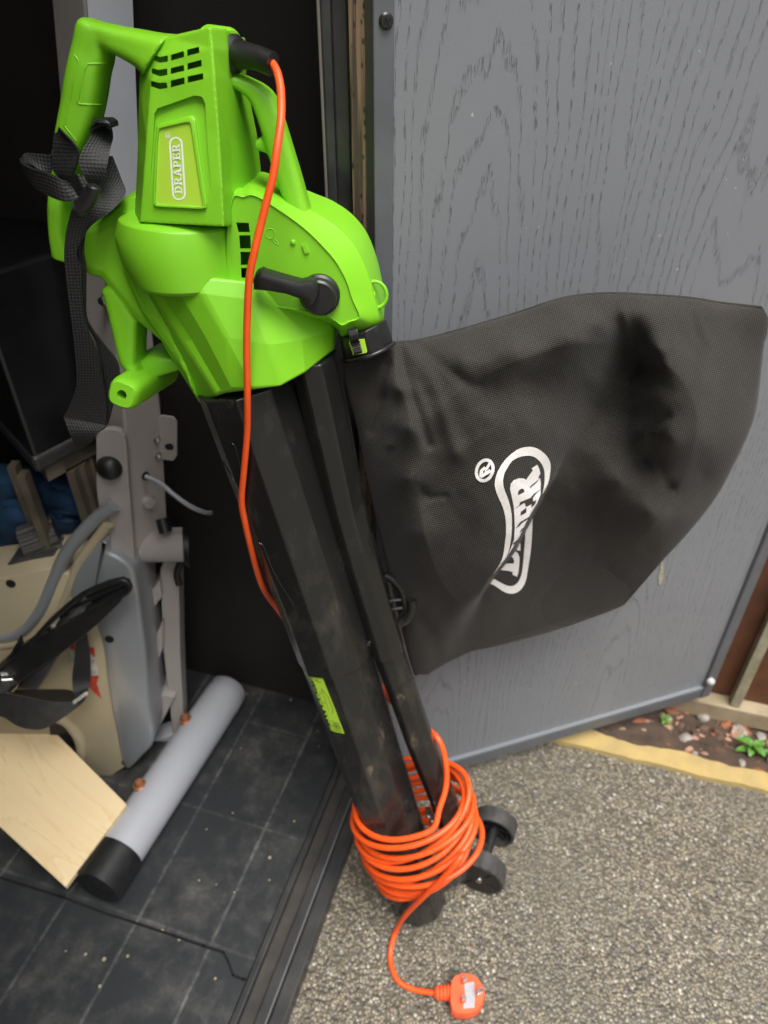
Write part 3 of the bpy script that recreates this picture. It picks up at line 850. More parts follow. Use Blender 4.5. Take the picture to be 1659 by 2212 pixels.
# ------------------------------------------------------------------ black box, rack and blue cloth at the back of the shed
cor = at_depth(81, 1028, 1.04)
la = on_plane(-120, 830, cor, Vector((0, 0, 1))) ; rb_ = on_z(190, 972, cor.z)
e1 = (on_z(-40, 890, cor.z)-cor).normalized(); e2 = (on_z(170, 980, cor.z)-cor).normalized()
hbox = at_depth(95, 484, 1.04).z - cor.z
sbox = empty('storage_box', cor+Z*0, 'black plastic storage box with thick bottom lip standing on a slatted rack', 'box')
bm = bmesh.new(); c0 = cor+e1*.004+e2*.004
loft(bm, [[c0, c0+e1*.34, c0+e1*.34+e2*.26, c0+e2*.26], [p+Z*hbox for p in (c0, c0+e1*.34, c0+e1*.34+e2*.26, c0+e2*.26)]])
obj('box_body', bm, mat("glossy_black_plastic", (.010, .0105, .012), .3, var=.5, vscale=14, bump=.05), sbox, bevel=.006)
bm = bmesh.new(); c0 = cor
loft(bm, [[c0, c0+e1*.36, c0+e1*.36+e2*.28, c0+e2*.28], [p+Z*.028 for p in (c0, c0+e1*.36, c0+e1*.36+e2*.28, c0+e2*.28)]])
obj('box_lip', bm, mat("worn_black_lip", (.022, .022, .022), .5, var=.7, vscale=40, col2=(.04, .04, .038)), sbox, bevel=.008, bevseg=3)
rk = empty('slatted_rack', Vector((cor.x, cor.y, FLZ)), 'pale wooden slatted rack under the black storage box', 'rack')
bm = bmesh.new(); a = cor+e1*.03+e2*.03-Z*.012; 
box(bm, a+e1*.16-Z*.0, e1, e2, Z, .36, .03, .024); obj('top_rail', bm, SLATW, rk)
bm = bmesh.new(); box(bm, a+e2*.16-Z*.0, e2, e1, Z, .30, .03, .024); obj('top_rail', bm, SLATW, rk)
for k, (px, py) in enumerate(((24, 990), (45, 1010), (152, 1000), (173, 985), (191, 970))):
    t_ = on_z(px, py, cor.z-.02)
    bm = bmesh.new(); box(bm, Vector((t_.x, t_.y, (cor.z-.03+FLZ)/2)), X, Y, Z, .012, .02, cor.z-.03-FLZ); obj('slat', bm, SLATW, rk)
# crumpled blue cloth
bm = bmesh.new()
G = 36
vs = {}
for i in range(G+1):
    for j in range(G+1):
        px = -120+320*i/G; py = 1010+200*j/G
        e = min(i, G-i, j, G-j)/G
        w = -.08 + .045*mnoise.noise(Vector((px*.011, py*.016, 3)))+.008*mnoise.noise(Vector((px*.03, py*.05, 9))) + .04*min(1, e*6)
        x_off = 12*mnoise.noise(Vector((i*.25, j*.25, 1)))
        vs[i, j] = bm.verts.new(BK.pt(px+x_off, py + (60*(1-e*2)*(i/G-.3) if j < G/2 else 0)*.4, w))
for i in range(G):
    for j in range(G): bm.faces.new((vs[i, j], vs[i+1, j], vs[i+1, j+1], vs[i, j+1]))
o = obj('blue_cloth', bm, BLUEC, None, smooth=80, loc=BK.pt(60, 1150, -.07)); tag(o, 'crumpled dark blue cloth bundle behind the bike housing', 'cloth')
s = o.modifiers.new("thick", 'SOLIDIFY'); s.thickness = .01

# ------------------------------------------------------------------ leaf blower
B = on_z(908, 1955, 0.0)
A = on_plane(418, 480, Vector((0, .69, 0)), Y)
BL = Frame(B, A-B, -Y)
print("blower", B, A, (A-B).length)
blower = empty('leaf_blower', B, 'bright green garden leaf blower vacuum with black tubes leaning at the shed door', 'leaf blower')
def lring(front, wb):
    """front: (px,py,w) from left to right, closed at the back at depth wb"""
    P = [BL.pt(*p) for p in front]
    def back(p, w):
        d = p-BL.o; return BL.xyz(d.dot(BL.u), d.dot(BL.v), w)
    return P + [back(P[-1], wb), back(P[0], wb)]
# motor housing -------------------------------------------------
bm = bmesh.new()
loft(bm, [
    lring([(318, 88, .012), (372, 82, .030), (454, 57, .040), (488, 58, .018), (513, 80, -.012)], -.05),
    lring([(306, 125, .012), (345, 122, .034), (459, 105, .043), (492, 110, .02), (516, 125, -.016)], -.055),
    lring([(300, 175, .012), (326, 175, .037), (464, 165, .046), (494, 170, .02), (514, 178, -.020)], -.06),
    lring([(298, 300, .010), (316, 302, .042), (474, 300, .050), (498, 302, .022), (540, 300, -.026)], -.065),
    lring([(294, 400, .010), (309, 402, .045), (480, 402, .054), (501, 400, .025), (553, 395, -.030)], -.065),
    lring([(289, 478, .010), (302, 480, .046), (484, 490, .056), (505, 488, .028), (560, 480, -.030)], -.065)])
mh = obj('motor_housing', bm, GREEN, blower)
# bar joining the housing to the rear handle, and the rear handle itself: swept rounded sections
def sweep(bm, sec, n=5, seg=28, sup=3.6):
    """sec: (left px,py, right px,py, w centre, half depth) cross-sections of a rounded bar"""
    C = catmull([BL.pt((a+c)/2, (b+d)/2, w) for a, b, c, d, w, h in sec], n)
    H = catmull([Vector((((BL.pt(c, d, w)-BL.pt(a, b, w)).length)/2, h, 0)) for a, b, c, d, w, h in sec], n)
    D = catmull([(BL.pt(c, d, w)-BL.pt(a, b, w)).normalized() for a, b, c, d, w, h in sec], n)
    rings = []
    for c, h, d in zip(C, H, D):
        d = d.normalized(); r = []
        for k in range(seg):
            t = 2*PI*(k+.5)/seg
            ct, st = math.cos(t), math.sin(t)
            e = 2/sup
            r.append(c + d*(h.x*math.copysign(abs(ct)**e, ct)) + BL.w*(h.y*math.copysign(abs(st)**e, st)))
        rings.append(r)
    loft(bm, rings)
sweep(bm := bmesh.new(), [(385, 75, 325, 165, .0, .034), (345, 71, 306, 146, .0, .030), (300, 63, 282, 132, .0, .026), (255, 55, 256, 118, .0, .024), (215, 46, 243, 112, .0, .022), (181, 40, 240, 118, .0, .022), (168, 85, 238, 140, .0, .022), (160, 120, 231, 165, .0, .023), (150, 165, 226, 200, .0, .023), (142, 215, 217, 250, .0, .022), (132, 270, 200, 300, .0, .022), (124, 330, 180, 345, .0, .022), (119, 400, 162, 405, .0, .022), (117, 440, 158, 440, .0, .024), (120, 500, 160, 505, .0, .024), (124, 545, 175, 560, .0, .022)])
me_ = bpy.data.meshes.new("t"); bm.to_mesh(me_); bm.free()
bm = bmesh.new(); bm.from_mesh(me_)
hd = obj('rear_handle', bm, GREEN, blower)
hd.data.transform(Matrix.Translation(Vector((0, 0, 0))))
voxel(hd, .0014, 3)
voxel(mh, .0011, 5, .5)
bvh_h = bvh_of(hd); ch = caster(bvh_h, -.0002)
def mould(name, L, par_, fn, r=.0008, closed=False):
    bm = bmesh.new()
    P = [fn(a, b) for a, b in L]; P = [p for p in P if p]
    C = []
    for i in range(len(P)-1):
        C += [P[i].lerp(P[i+1], k/4) for k in range(4)]
    C.append(P[-1]); tube(bm, C, r, 6)
    return obj(name, bm, GREEN, par_, smooth=60)
def dens(L, n=6):
    out = []
    for a, b in zip(L, L[1:]): out += [(a[0]+(b[0]-a[0])*k/n, a[1]+(b[1]-a[1])*k/n) for k in range(n)]
    return out+[L[-1]]
mould('grip_edge', dens(z1([(480, 272), (380, 276), (368, 300), (335, 440), (345, 450), (440, 452)])), hd, ch)
mould('grip_edge', dens(z1([(322, 238), (338, 262), (278, 545), (330, 610)])), hd, ch)
# slots and badge recess
bm = bmesh.new()
for s_ in ([(332, 118), (345, 123), (362, 120), (363, 133), (345, 136), (333, 130)], [(370, 118), (397, 110), (398, 123), (370, 131)], [(404, 107), (430, 101), (431, 114), (405, 121)],
           [(328, 147), (342, 151), (361, 148), (362, 162), (345, 165), (328, 158)], [(369, 147), (397, 140), (398, 153), (369, 160)], [(405, 137), (435, 129), (436, 143), (405, 151)],
           [(326, 174), (343, 179), (360, 178), (362, 190), (345, 193), (326, 186)], [(369, 174), (398, 167), (399, 181), (369, 189)], [(405, 165), (439, 158), (439, 171), (406, 179)]):
    frustum(bm, BL, s_, .022, .09)
cut(mh, bm)
bvm = bvh_of(mh)
cm = caster(bvm, 0)
# wedge recess above and beside the badge: floor meets the face at the bottom
def wedge(bm, outline, depths, up=.03):
    P = [cm(a, b) for a, b in outline]
    loft(bm, [[p - BL.w*d for p, d in zip(P, depths)], [p + BL.w*up for p in P]])
bm = bmesh.new()
wedge(bm, [(322, 448), (331, 300), (333, 246), (340, 234), (420, 206), (436, 209), (443, 222), (449, 320), (459, 448)], [-.001, .002, .0045, .005, .005, .005, .0048, .0024, -.001])
cut(mh, bm, 30)
bvm = bvh_of(mh); cm = caster(bvm, 0)
# raised frame with the lime badge
def frame_ring(bm, outer, inner, h_out, h_in):
    n = len(outer)
    pl = [cm2(a, b) for a, b in outer]
    pi_ = [cm2(a, b) for a, b in inner]
    w = BL.w
    R = [[p - w*.004 for p in pl], [p + w*h_out*.7 for p in pl], [p.lerp(q, .25)+w*h_out for p, q in zip(pl, pi_)], [p.lerp(q, .8)+w*h_out for p, q in zip(pl, pi_)], [q + w*h_in for q in pi_], [q - w*.004 for q in pi_]]
    loft(bm, R, cap=False)
# plane of the badge (so the frame is flat)
pA, pB_, pC = cm(345, 460), cm(440, 460), BL.pt(410, 262, .0425)
pn_ = (pB_-pA).cross(pC-pA).normalized()
if pn_.dot(BL.w) < 0: pn_ = -pn_
cm2 = lambda a, b: on_plane(a, b, pA, pn_)
out_ = smooth_outline(zC([(290, 1420), (270, 1330), (310, 400), (340, 140), (380, 105), (600, 50), (860, -20), (930, 10), (962, 80), (1000, 400), (1130, 1300), (1140, 1430), (1090, 1495), (700, 1480), (340, 1460)]), 3)
in_ = smooth_outline(zC([(335, 1400), (318, 1340), (350, 500), (376, 230), (400, 195), (600, 145), (830, 100), (870, 130), (885, 190), (930, 500), (1055, 1300), (1072, 1400), (1040, 1455), (700, 1435), (370, 1420)]), 3)
bm = bmesh.new(); frame_ring(bm, out_, in_, .0030, .0012)
obj('badge_frame', bm, GREEN, blower, smooth=40)
bm = bmesh.new(); sheet(bm, [cm2(a, b)+BL.w*.0012 for a, b in in_], -BL.w*.004)
badge = obj('badge', bm, LIME, blower)
# lettering: slab serif capitals drawn as solid strokes, height 1, reading along s
def arc(cx, cy, rx, ry, a0, a1, th, n=10):
    o_ = [(cx+rx*math.cos(a), cy+ry*math.sin(a)) for a in [a0+(a1-a0)*k/n for k in range(n+1)]]
    i_ = [(cx+(rx-th)*math.cos(a), cy+(ry-th*.7)*math.sin(a)) for a in [a0+(a1-a0)*k/n for k in range(n+1)]]
    return strip_polys(o_, i_)
def rc(x0, y0, x1, y1): return [(x0, y0), (x1, y0), (x1, y1), (x0, y1)]
def glyph(c):
    st = [rc(.12, 0, .36, 1), rc(.0, 0, .46, .13), rc(.0, .87, .46, 1)]
    if c == 'D': return [rc(.14, 0, .36, 1), rc(0, 0, .5, .14), rc(0, .86, .5, 1)] + arc(.46, .5, .46, .5, -PI/2, PI/2, .24), .98
    if c == 'P': return st + [rc(.3, .86, .5, 1), rc(.3, .38, .5, .51)] + arc(.48, .69, .38, .31, -PI/2, PI/2, .22), .88
    if c == 'R': return st + [rc(.3, .86, .5, 1), rc(.3, .42, .5, .54)] + arc(.48, .71, .38, .29, -PI/2, PI/2, .22) + [[(.42, .45), (.66, .47), (.92, .13), (.70, 0)], rc(.70, 0, 1.0, .14)], 1.02
    if c == 'A': return [[(.08, .05), (.24, .05), (.56, 1), (.38, 1)], [(.40, 1), (.60, 1), (.94, .05), (.68, .05)], rc(.28, .28, .72, .40), rc(-.02, 0, .36, .13), rc(.58, 0, 1.04, .13)], 1.02
    if c == 'E': return [rc(.12, 0, .36, 1), rc(0, 0, .88, .14), rc(0, .86, .84, 1), rc(.3, .44, .62, .56), rc(.72, .12, .88, .34), rc(.70, .68, .84, .88), rc(.56, .34, .68, .66)], .92
def text_polys(txt):
    out, s = [], 0
    for c in txt:
        gl, adv = glyph(c)
        out += [[(s+a, b) for a, b in p] for p in gl]
        s += adv + .06
    return out, s-.06
tp, tw = text_polys("DRAPER")
def lmap(s, t):
    """badge logo: s 0..1 along the word, t 0..1 cap height -> picture point"""
    bl, br_ = Vector((748, 1255)), Vector((702, 432))     # baseline start, end (right-hand side of the word)
    tl, tr = Vector((622, 1250)), Vector((580, 440))
    p = bl.lerp(br_, s).lerp(tl.lerp(tr, s), t)
    return zC([(p.x, p.y)])[0]
bm = bmesh.new()
k = 0
for p in tp:
    k += 1
    fine_poly(bm, [lmap(a/tw, b) for a, b in p], lambda a, b, k=k: cm2(a, b)+BL.w*(.00145+.000008*k), 30)
# capsule ring
def capsule(c0, c1, r, n=10):
    c0, c1 = Vector(c0), Vector(c1); d = (c1-c0).normalized(); nrm = Vector((-d.y, d.x))
    return [c1+(nrm*math.cos(a)+d*math.sin(a))*r for a in [PI*k/n for k in range(n+1)]] + [c0+(-nrm*math.cos(a)-d*math.sin(a))*r for a in [PI*k/n for k in range(n+1)]]
o_ = capsule((690, 1248), (640, 435), 112); i_ = capsule((690, 1248), (640, 435), 82)
o_.append(o_[0]); i_.append(i_[0])
for p in strip_polys([tuple(v) for v in o_], [tuple(v) for v in i_]):
    fine_poly(bm, zC(p), lambda a, b: cm2(a, b)+BL.w*.00144, 30)
# registered mark
for R0, R1 in ((42, 34),):
    o2 = [(508+R0*math.cos(2*PI*k/20), 305+52/42*R0*math.sin(2*PI*k/20)) for k in range(21)]
    i2 = [(508+R1*math.cos(2*PI*k/20), 305+52/42*R1*math.sin(2*PI*k/20)) for k in range(21)]
    for p in strip_polys(o2, i2): fine_poly(bm, zC(p), lambda a, b: cm2(a, b)+BL.w*.00144, 30)
gl, adv = glyph('R')
for kk, p in enumerate(gl): fine_poly(bm, zC([(530-(b)*44, 332-a*50) for a, b in p]), lambda a, b, kk=kk: cm2(a, b)+BL.w*(.00145+.00001*kk), 30)
obj('badge_lettering', bm, WHITE, badge, recalc=True)

# fan housing ----------------------------------------------------
bm = bmesh.new()
def semi(L, R_, d, seg=30, wb=-.05):
    l, r = BL.pt(*L, 0), BL.pt(*R_, 0)
    fr = [l.lerp(r, .5-.5*math.cos(PI*k/seg))+BL.w*d*math.sin(PI*k/seg)**.9 for k in range(seg+1)]
    return fr + [r+BL.w*wb, l+BL.w*wb]
cb_ = bmesh.new()
loft(cb_, [semi((285, 452), (500, 474), .046), semi((268, 458), (514, 480), .0545), semi((263, 462), (517, 484), .0565), semi((257, 497), (518, 503), .0600), semi((271, 548), (522, 553), .0605), semi((297, 594), (527, 596), .0595), semi((306, 603), (526, 603), .0560), semi((312, 606), (520, 605), .046)])
collar = obj('collar_band', cb_, GREEN, blower, smooth=28, bevel=.0012)
# skirt with flat facets down to the tube mouth
def facet_row(P, wb): return lring(P, wb)
sk_ = bmesh.new()
loft(sk_, [
    lring([(286, 560, .0), (310, 575, .030), (340, 590, .038), (375, 588, .046), (425, 594, .050), (532, 604, .040), (615, 636, .018), (700, 650, .0)], -.055),
    lring([(300, 640, .0), (328, 636, .032), (352, 642, .037), (385, 628, .049), (436, 634, .055), (548, 648, .046), (628, 668, .024), (712, 672, .0)], -.054),
    lring([(352, 748, .004), (393, 738, .036), (414, 734, .0375), (442, 724, .051), (488, 728, .0575), (583, 745, .054), (652, 735, .034), (722, 712, .0)], -.052),
    lring([(431, 874, .006), (467, 854, .041), (481, 850, .0435), (503, 843, .054), (548, 842, .060), (607, 837, .057), (660, 808, .037), (723, 757, .0)], -.050)])
skirt = obj('skirt', sk_, GREEN, blower, smooth=6, bevel=.0036, bevseg=4)
# scroll-shaped outlet on the right
outer = [(500, 412), (524, 402), (548, 393), (600, 416), (667, 443), (708, 460), (750, 488), (783, 526), (805, 574), (820, 630), (829, 692), (800, 714), (770, 724), (738, 730), (728, 712), (700, 696), (625, 682), (545, 670), (490, 640), (478, 540)]
mid_ = [(500, 420), (524, 414), (548, 408), (596, 430), (656, 463), (690, 488), (718, 514), (747, 548), (769, 592), (785, 637), (800, 688), (790, 708), (766, 716), (741, 722), (730, 704), (700, 690), (625, 676), (545, 664), (494, 636), (482, 540)]
inner = [(500, 430), (524, 424), (546, 420), (583, 440), (636, 476), (668, 502), (694, 528), (724, 562), (748, 604), (762, 646), (778, 682), (772, 692), (755, 697), (740, 704), (724, 694), (698, 682), (625, 668), (545, 656), (500, 630), (488, 540)]
face_ = [(a*.97+640*.03, b*.97+570*.03) for a, b in inner]
def sm(L): 
    C = catmull([Vector((a, b, 0)) for a, b in L], 4, True)
    return [(p.x, p.y) for p in C]
outer, mid_, inner, face_ = sm(outer), sm(mid_), sm(inner), sm(face_)
def oring(L, w): return [BL.pt(a, b, w) for a, b in L]
def bring(L, w1, w):
    return [BL.xyz(*BL.uv(a, b, w1), w) for a, b in L]
vo_ = bmesh.new()
loft(vo_, [bring(outer, 0, -.058), oring(outer, -.012), oring([(a*.6+c*.4, b*.6+d*.4) for (a, b), (c, d) in zip(outer, mid_)], .010), oring(mid_, .019), oring(inner, .0325), oring([(a*.6+c*.4, b*.6+d*.4) for (a, b), (c, d) in zip(inner, face_)], .0330), oring(face_, .0315)])
bmesh.ops.triangulate(vo_, faces=[f for f in vo_.faces if len(f.verts) > 4])
volute = obj('volute', vo_, GREEN, blower, smooth=24)
bm = bmesh.new()
# left wing joining the rear handle
def wing(outl, w0, w1, r=.008): plate(bm, BL, outl, w0, w1, r)
wing([(119, 470), (160, 470), (205, 480), (240, 452), (262, 430), (292, 412), (330, 470), (345, 640), (390, 770), (365, 762), (285, 694), (212, 606), (186, 600), (124, 545)], -.05, .012, .010)
wing([(262, 470), (300, 460), (340, 600), (400, 760), (425, 868), (385, 800), (362, 764), (300, 680), (262, 595)], -.04, .024, .010)
# lower arm to the pivot boss
wing([(214, 630), (236, 606), (272, 650), (292, 700), (289, 790), (300, 815), (272, 812), (254, 790), (243, 745), (228, 680)], -.035, .010, .006)
fan = obj('fan_housing', bm, GREEN, blower)
voxel(fan, .0014, 3, .5)
bm = bmesh.new()
for s_ in ([(75, 190), (200, 195), (210, 285), (100, 285)], [(105, 318), (215, 318), (222, 448), (115, 448)], [(118, 482), (215, 482), (200, 610), (122, 610)], [(125, 640), (185, 640), (170, 740), (128, 735)]):
    frustum(bm, BL, zG(s_), .0, .10)
cut(volute, bm, 24)
bvf = bvh_of(volute)
bm = bmesh.new()
for (x0, y0), (x1, y1) in (((95, 300), (215, 300)), ((112, 463), (224, 463)), ((120, 622), (196, 622))):
    tube(bm, [BL.pt(*zG([(x0, y0)])[0], .030), BL.pt(*zG([(x1, y1)])[0], .030)], .0011, 6)
bm.free()
# pivot boss: rounded square post pointing at the viewer's left
bm = bmesh.new()
f0 = BL.pt(263, 853, .045); f1 = BL.pt(335, 808, -.045)
ax = (f0-f1).normalized()
n1 = (BL.u*.6+BL.v).normalized(); n1 = (n1-ax*n1.dot(ax)).normalized(); n2 = ax.cross(n1)
def sq(c, r, seg=32):
    o = []
    for k in range(seg):
        t = 2*PI*k/seg; ct, st = math.cos(t), math.sin(t); e = .62
        o.append(c+n1*(r*math.copysign(abs(ct)**e, ct))+n2*(r*math.copysign(abs(st)**e, st)))
    return o
LB = (f0-f1).length
loft(bm, [sq(f1-ax*.03, .016), sq(f1+ax*LB*.1, .0155), sq(f0-ax*.012, .0148), sq(f0-ax*.003, .0138), sq(f0, .0115)])
boss = obj('pivot_boss', bm, GREEN, blower, smooth=40)
bm = bmesh.new(); lathe(bm, f0-ax*.02, ax, [(0, .0048), (.03, .0048)], 18)
cut(boss, bm, 40)
# arm web between boss and skirt
bm = bmesh.new(); plate(bm, BL, [(288, 790), (322, 772), (372, 775), (395, 800), (375, 806), (330, 820)], -.05, -.008, .004); obj('boss_web', bm, GREEN, blower, smooth=50)
# front handle with trigger
sweep(bm := bmesh.new(), [(487, 168, 480, 190, -.01, .020), (515, 160, 497, 186, -.008, .018), (545, 170, 520, 197, -.006, .016), (575, 186, 540, 215, -.004, .015), (598, 212, 552, 240, -.003, .015), (615, 260, 567, 285, -.002, .015), (632, 315, 582, 335, -.002, .015), (650, 375, 600, 390, -.002, .016), (668, 440, 622, 448, -.002, .018), (680, 470, 640, 475, -.002, .018)])
me_ = bpy.data.meshes.new("t"); bm.to_mesh(me_); bm.free()
bm = bmesh.new(); bm.from_mesh(me_)
plate(bm, BL, z1([(1098, 612), (1112, 600), (1140, 595), (1165, 640), (1160, 668), (1105, 650), (1097, 635)]), -.012, .006, .003)
fh = obj('front_handle', bm, GREEN, blower); voxel(fh, .0016, 3)
# embossed marks on the volute
cf = caster(bvf, 0)
cfo = lambda k: (lambda a, b: (lambda q: None if q is None else q)(caster(bvf, k)(a, b)))
bm = bmesh.new()
def emb_tube(L, r, closed=False):
    P = [cf(a, b) for a, b in L]
    P = [p for p in P if p]
    if closed: P.append(P[0])
    tube(bm, P, r, 6, cap=not closed)
emb_tube([(493.7+.2183*(412+45*math.cos(t)), 438.9+.2183*(300+50*math.sin(t))) for t in [2*PI*k/18 for k in range(18)]], .0005, True)
emb_tube(zG([(445, 345), (480, 385), (495, 408)]), .0005); emb_tube(zG([(428, 355), (462, 398), (493, 410)]), .0005); emb_tube(zG([(470, 360), (495, 408)]), .0005)
lathe(bm, cf(*zG([(638, 385)])[0])-BL.w*.001, BL.w, [(0, .0022), (.0025, .0022), (.0032, .0012)], 14)
a_, b_ = cf(*zG([(745, 405)])[0]), cf(*zG([(778, 490)])[0]); d_ = (b_-a_).normalized()
box(bm, (a_+b_)/2, d_, d_.cross(BL.w), BL.w, (b_-a_).length, .0036, .004)
obj('embossed_marks', bm, GREEN, blower, smooth=40)
bm = bmesh.new(); c_ = BL.pt(*zG([(1455, 905)])[0], .004)
tube(bm, [c_+(BL.u*math.cos(t)*.0105+BL.v*math.sin(t)*.0125) for t in [1.9-k*.35 for k in range(13)]], .0018, 8); tube(bm, [c_-BL.u*.012, c_+BL.u*.0], .0035, 10)
obj('cord_hook', bm, GREEN, blower, smooth=60)
# lever knob
LV = BL.pt(687, 633, .035)
bm = bmesh.new()
lathe(bm, BL.pt(*zG([(905, 895)])[0], .030), BL.w, [(-.006, .0185), (.006, .0185), (.0075, .0165), (.014, .0158), (.0155, .014), (.016, .001)], 36)
obj_l = obj('lever_hub', bm, BLACKP, blower, smooth=35)
bm = bmesh.new()
lv = zG([(232, 770), (262, 700), (320, 672), (350, 690), (560, 752), (700, 790), (790, 775), (840, 790), (880, 850), (885, 930), (850, 1010), (800, 1035), (755, 985), (720, 965), (560, 910), (380, 880), (240, 868)])
plate(bm, BL, lv, .044, .060, .004)
obj('lever', bm, BLACKP, blower, smooth=35)
# outlet collar, inner lime sleeve and latch
bm = bmesh.new()
loft(bm, [[BL.pt(*p) for p in r] for r in (
    [(732, 722, .0), (742, 732, .018), (765, 727, .028), (790, 715, .03), (815, 702, .022), (834, 690, .0), (822, 694, -.03), (780, 700, -.034), (745, 712, -.02)],
    [(737, 752, .0), (745, 758, .018), (768, 752, .028), (796, 742, .03), (824, 728, .022), (843, 716, .0), (830, 720, -.03), (785, 726, -.034), (748, 738, -.02)],
    [(741, 776, .0), (750, 779, .018), (774, 774, .028), (803, 766, .03), (832, 752, .022), (850, 740, .0), (838, 742, -.03), (790, 746, -.034), (752, 758, -.02)])])
col = obj('outlet_collar', bm, BLACKP, blower, smooth=40, bevel=.001)
bm = bmesh.new(); tube(bm, catmull([BL.pt(*p) for p in ((741, 777, .0), (752, 780, .019), (776, 775, .029), (805, 767, .031), (834, 753, .023), (851, 741, .001))], 5), .0022, 8); obj('collar_rim', bm, TUBE, col, smooth=60)
bm = bmesh.new(); plate(bm, BL, zE([(305, 620), (330, 600), (560, 560), (605, 760), (590, 785), (375, 825)]), .026, .0305); obj('collar_window', bm, LIME, col)
bm = bmesh.new()
lt = [((275, 400), (430, 358), .034), ((285, 440), (445, 400), .040), ((310, 520), (462, 480), .042), ((325, 600), (470, 565), .040), ((335, 640), (485, 600), .036), ((365, 700), (500, 665), .040), ((388, 825), (535, 785), .044)]
loft(bm, [[BL.pt(*zE([l])[0], w), BL.pt(*zE([r])[0], w), BL.pt(*zE([r])[0], w-.006), BL.pt(*zE([l])[0], w-.006)] for l, r, w in lt])
lat = obj('latch', bm, BLACKP, col, bevel=.0008)
bm = bmesh.new()
for y in (715, 745, 775): tube(bm, [BL.pt(*zE([(375+(y-715)*.2, y)])[0], .0438), BL.pt(*zE([(495+(y-715)*.25, y-28)])[0], .0438)], .0010, 6)
obj('latch_ribs', bm, BLACKP, lat)
# black tubes ----------------------------------------------------
def octo(c, du_, dw_, rx, ry, seg=8, rot=PI/8):
    return [c+du_*(rx*math.cos(rot+2*PI*k/seg))+dw_*(ry*math.sin(rot+2*PI*k/seg)) for k in range(seg)]
tA, tB = BL.pt(528, 822, 0), BL.xyz(0, .012, 0)
ta = (tB-tA).normalized(); tu = (BL.u-ta*BL.u.dot(ta)).normalized(); tw_ = tu.cross(ta)
if tw_.dot(BL.w) < 0: tw_ = -tw_
seam = BL.pt(718, 1412, 0); Ls = (seam-tA).dot(ta); LT = (tB-tA).length
bm = bmesh.new()
loft(bm, [octo(tA+ta*d, tu, tw_, r*1.06, r*1.02, 9, PI/18) for d, r in ((0, .0475), (Ls*.5, .0475), (Ls, .0470))])
up = obj('vacuum_tube', bm, TUBE, blower, smooth=12, bevel=.002, bevseg=3)
bm = bmesh.new()
loft(bm, [octo(tA+ta*d, tu, tw_, r*1.06, r*1.02, 9, PI/18) for d, r in ((Ls-.01, .0448), (LT*.8, .0445), (LT-.001, .0440))])
lo = obj('vacuum_nozzle', bm, TUBE, blower, smooth=12, bevel=.002, bevseg=3)
# slim blower tube beside it, gently curved inwards
def pl_tube(name, pts, m=TUBE):
    bm = bmesh.new()
    C = catmull([BL.pt(a, b, w) for a, b, w, r in pts], 4); Rr = catmull([Vector((r, 0, 0)) for a, b, w, r in pts], 4)
    rings = []
    for i, c in enumerate(C):
        t = (C[min(i+1, len(C)-1)]-C[max(i-1, 0)]).normalized()
        u_ = (BL.u-t*BL.u.dot(t)).normalized(); w_ = u_.cross(t)
        if w_.dot(BL.w) < 0: w_ = -w_
        rings.append(octo(c, u_, w_, Rr[i].x, Rr[i].x*1.1, 8, PI/8))
    loft(bm, rings)
    return obj(name, bm, m, blower, smooth=20, bevel=.002, bevseg=2)
pl_tube('blower_tube', [(676, 770, .0, .0250), (690, 830, .0, .0248), (718, 960, .0, .0242), (750, 1101, .0, .0232), (792, 1250, .0, .0226), (838, 1405, .0, .0222)])
pl_tube('blower_nozzle', [(835, 1395, .0, .0203), (872, 1500, .0, .0203), (911, 1610, .0, .0205), (943, 1690, .0, .0205), (975, 1775, .0, .0200), (995, 1830, .0, .018)])
# web of ribs and the screw boss joining the tubes
bm = bmesh.new(); plate(bm, BL, [(640, 850), (665, 850), (765, 1180), (835, 1400), (800, 1395), (760, 1290), (690, 1050)], -.018, -.012); obj('tube_web', bm, TUBE, blower)
for a, b in (((668, 1075), (705, 1070)), ((673, 1095), (706, 1092)), ((745, 1330), (778, 1328)), ((755, 1372), (795, 1370))):
    bm = bmesh.new(); tube(bm, [BL.pt(*a, .004), BL.pt(*b, .004)], .0022, 6); obj('web_rib', bm, TUBE, blower)
bm = bmesh.new(); plate(bm, BL, zF([(100, 1425), (335, 1420), (370, 1700), (130, 1690)]), -.02, .008, .002); tube(bm, [BL.pt(*zF([(130, 1600)])[0], .016), BL.pt(*zF([(360, 1605)])[0], .010)], .0035, 8)
lathe(bm, BL.pt(*zF([(210, 1600)])[0], .012), (BL.w-BL.v*.5), [(-.01, .0075), (.008, .0070), (.0085, .0035), (.004, .0030)], 16); obj('screw_boss', bm, TUBE, blower, smooth=40)
# grip bracket behind the slim tube
bm = bmesh.new(); tube(bm, catmull([BL.pt(*p, -.02) for p in zF([(560, 600), (700, 680), (830, 850), (880, 1080), (850, 1180), (800, 1280)])], 5), .005, 8)
tube(bm, [BL.pt(*p, -.02) for p in zF([(630, 980), (850, 960)])], .0025, 6); tube(bm, [BL.pt(*p, -.02) for p in zF([(650, 1100), (880, 1080)])], .0025, 6)
tube(bm, catmull([BL.pt(*p, -.012) for p in zF([(960, 960), (960, 1100), (890, 1240), (800, 1300)])], 5), .006, 8); obj('bag_clip', bm, TUBE, blower, smooth=50)
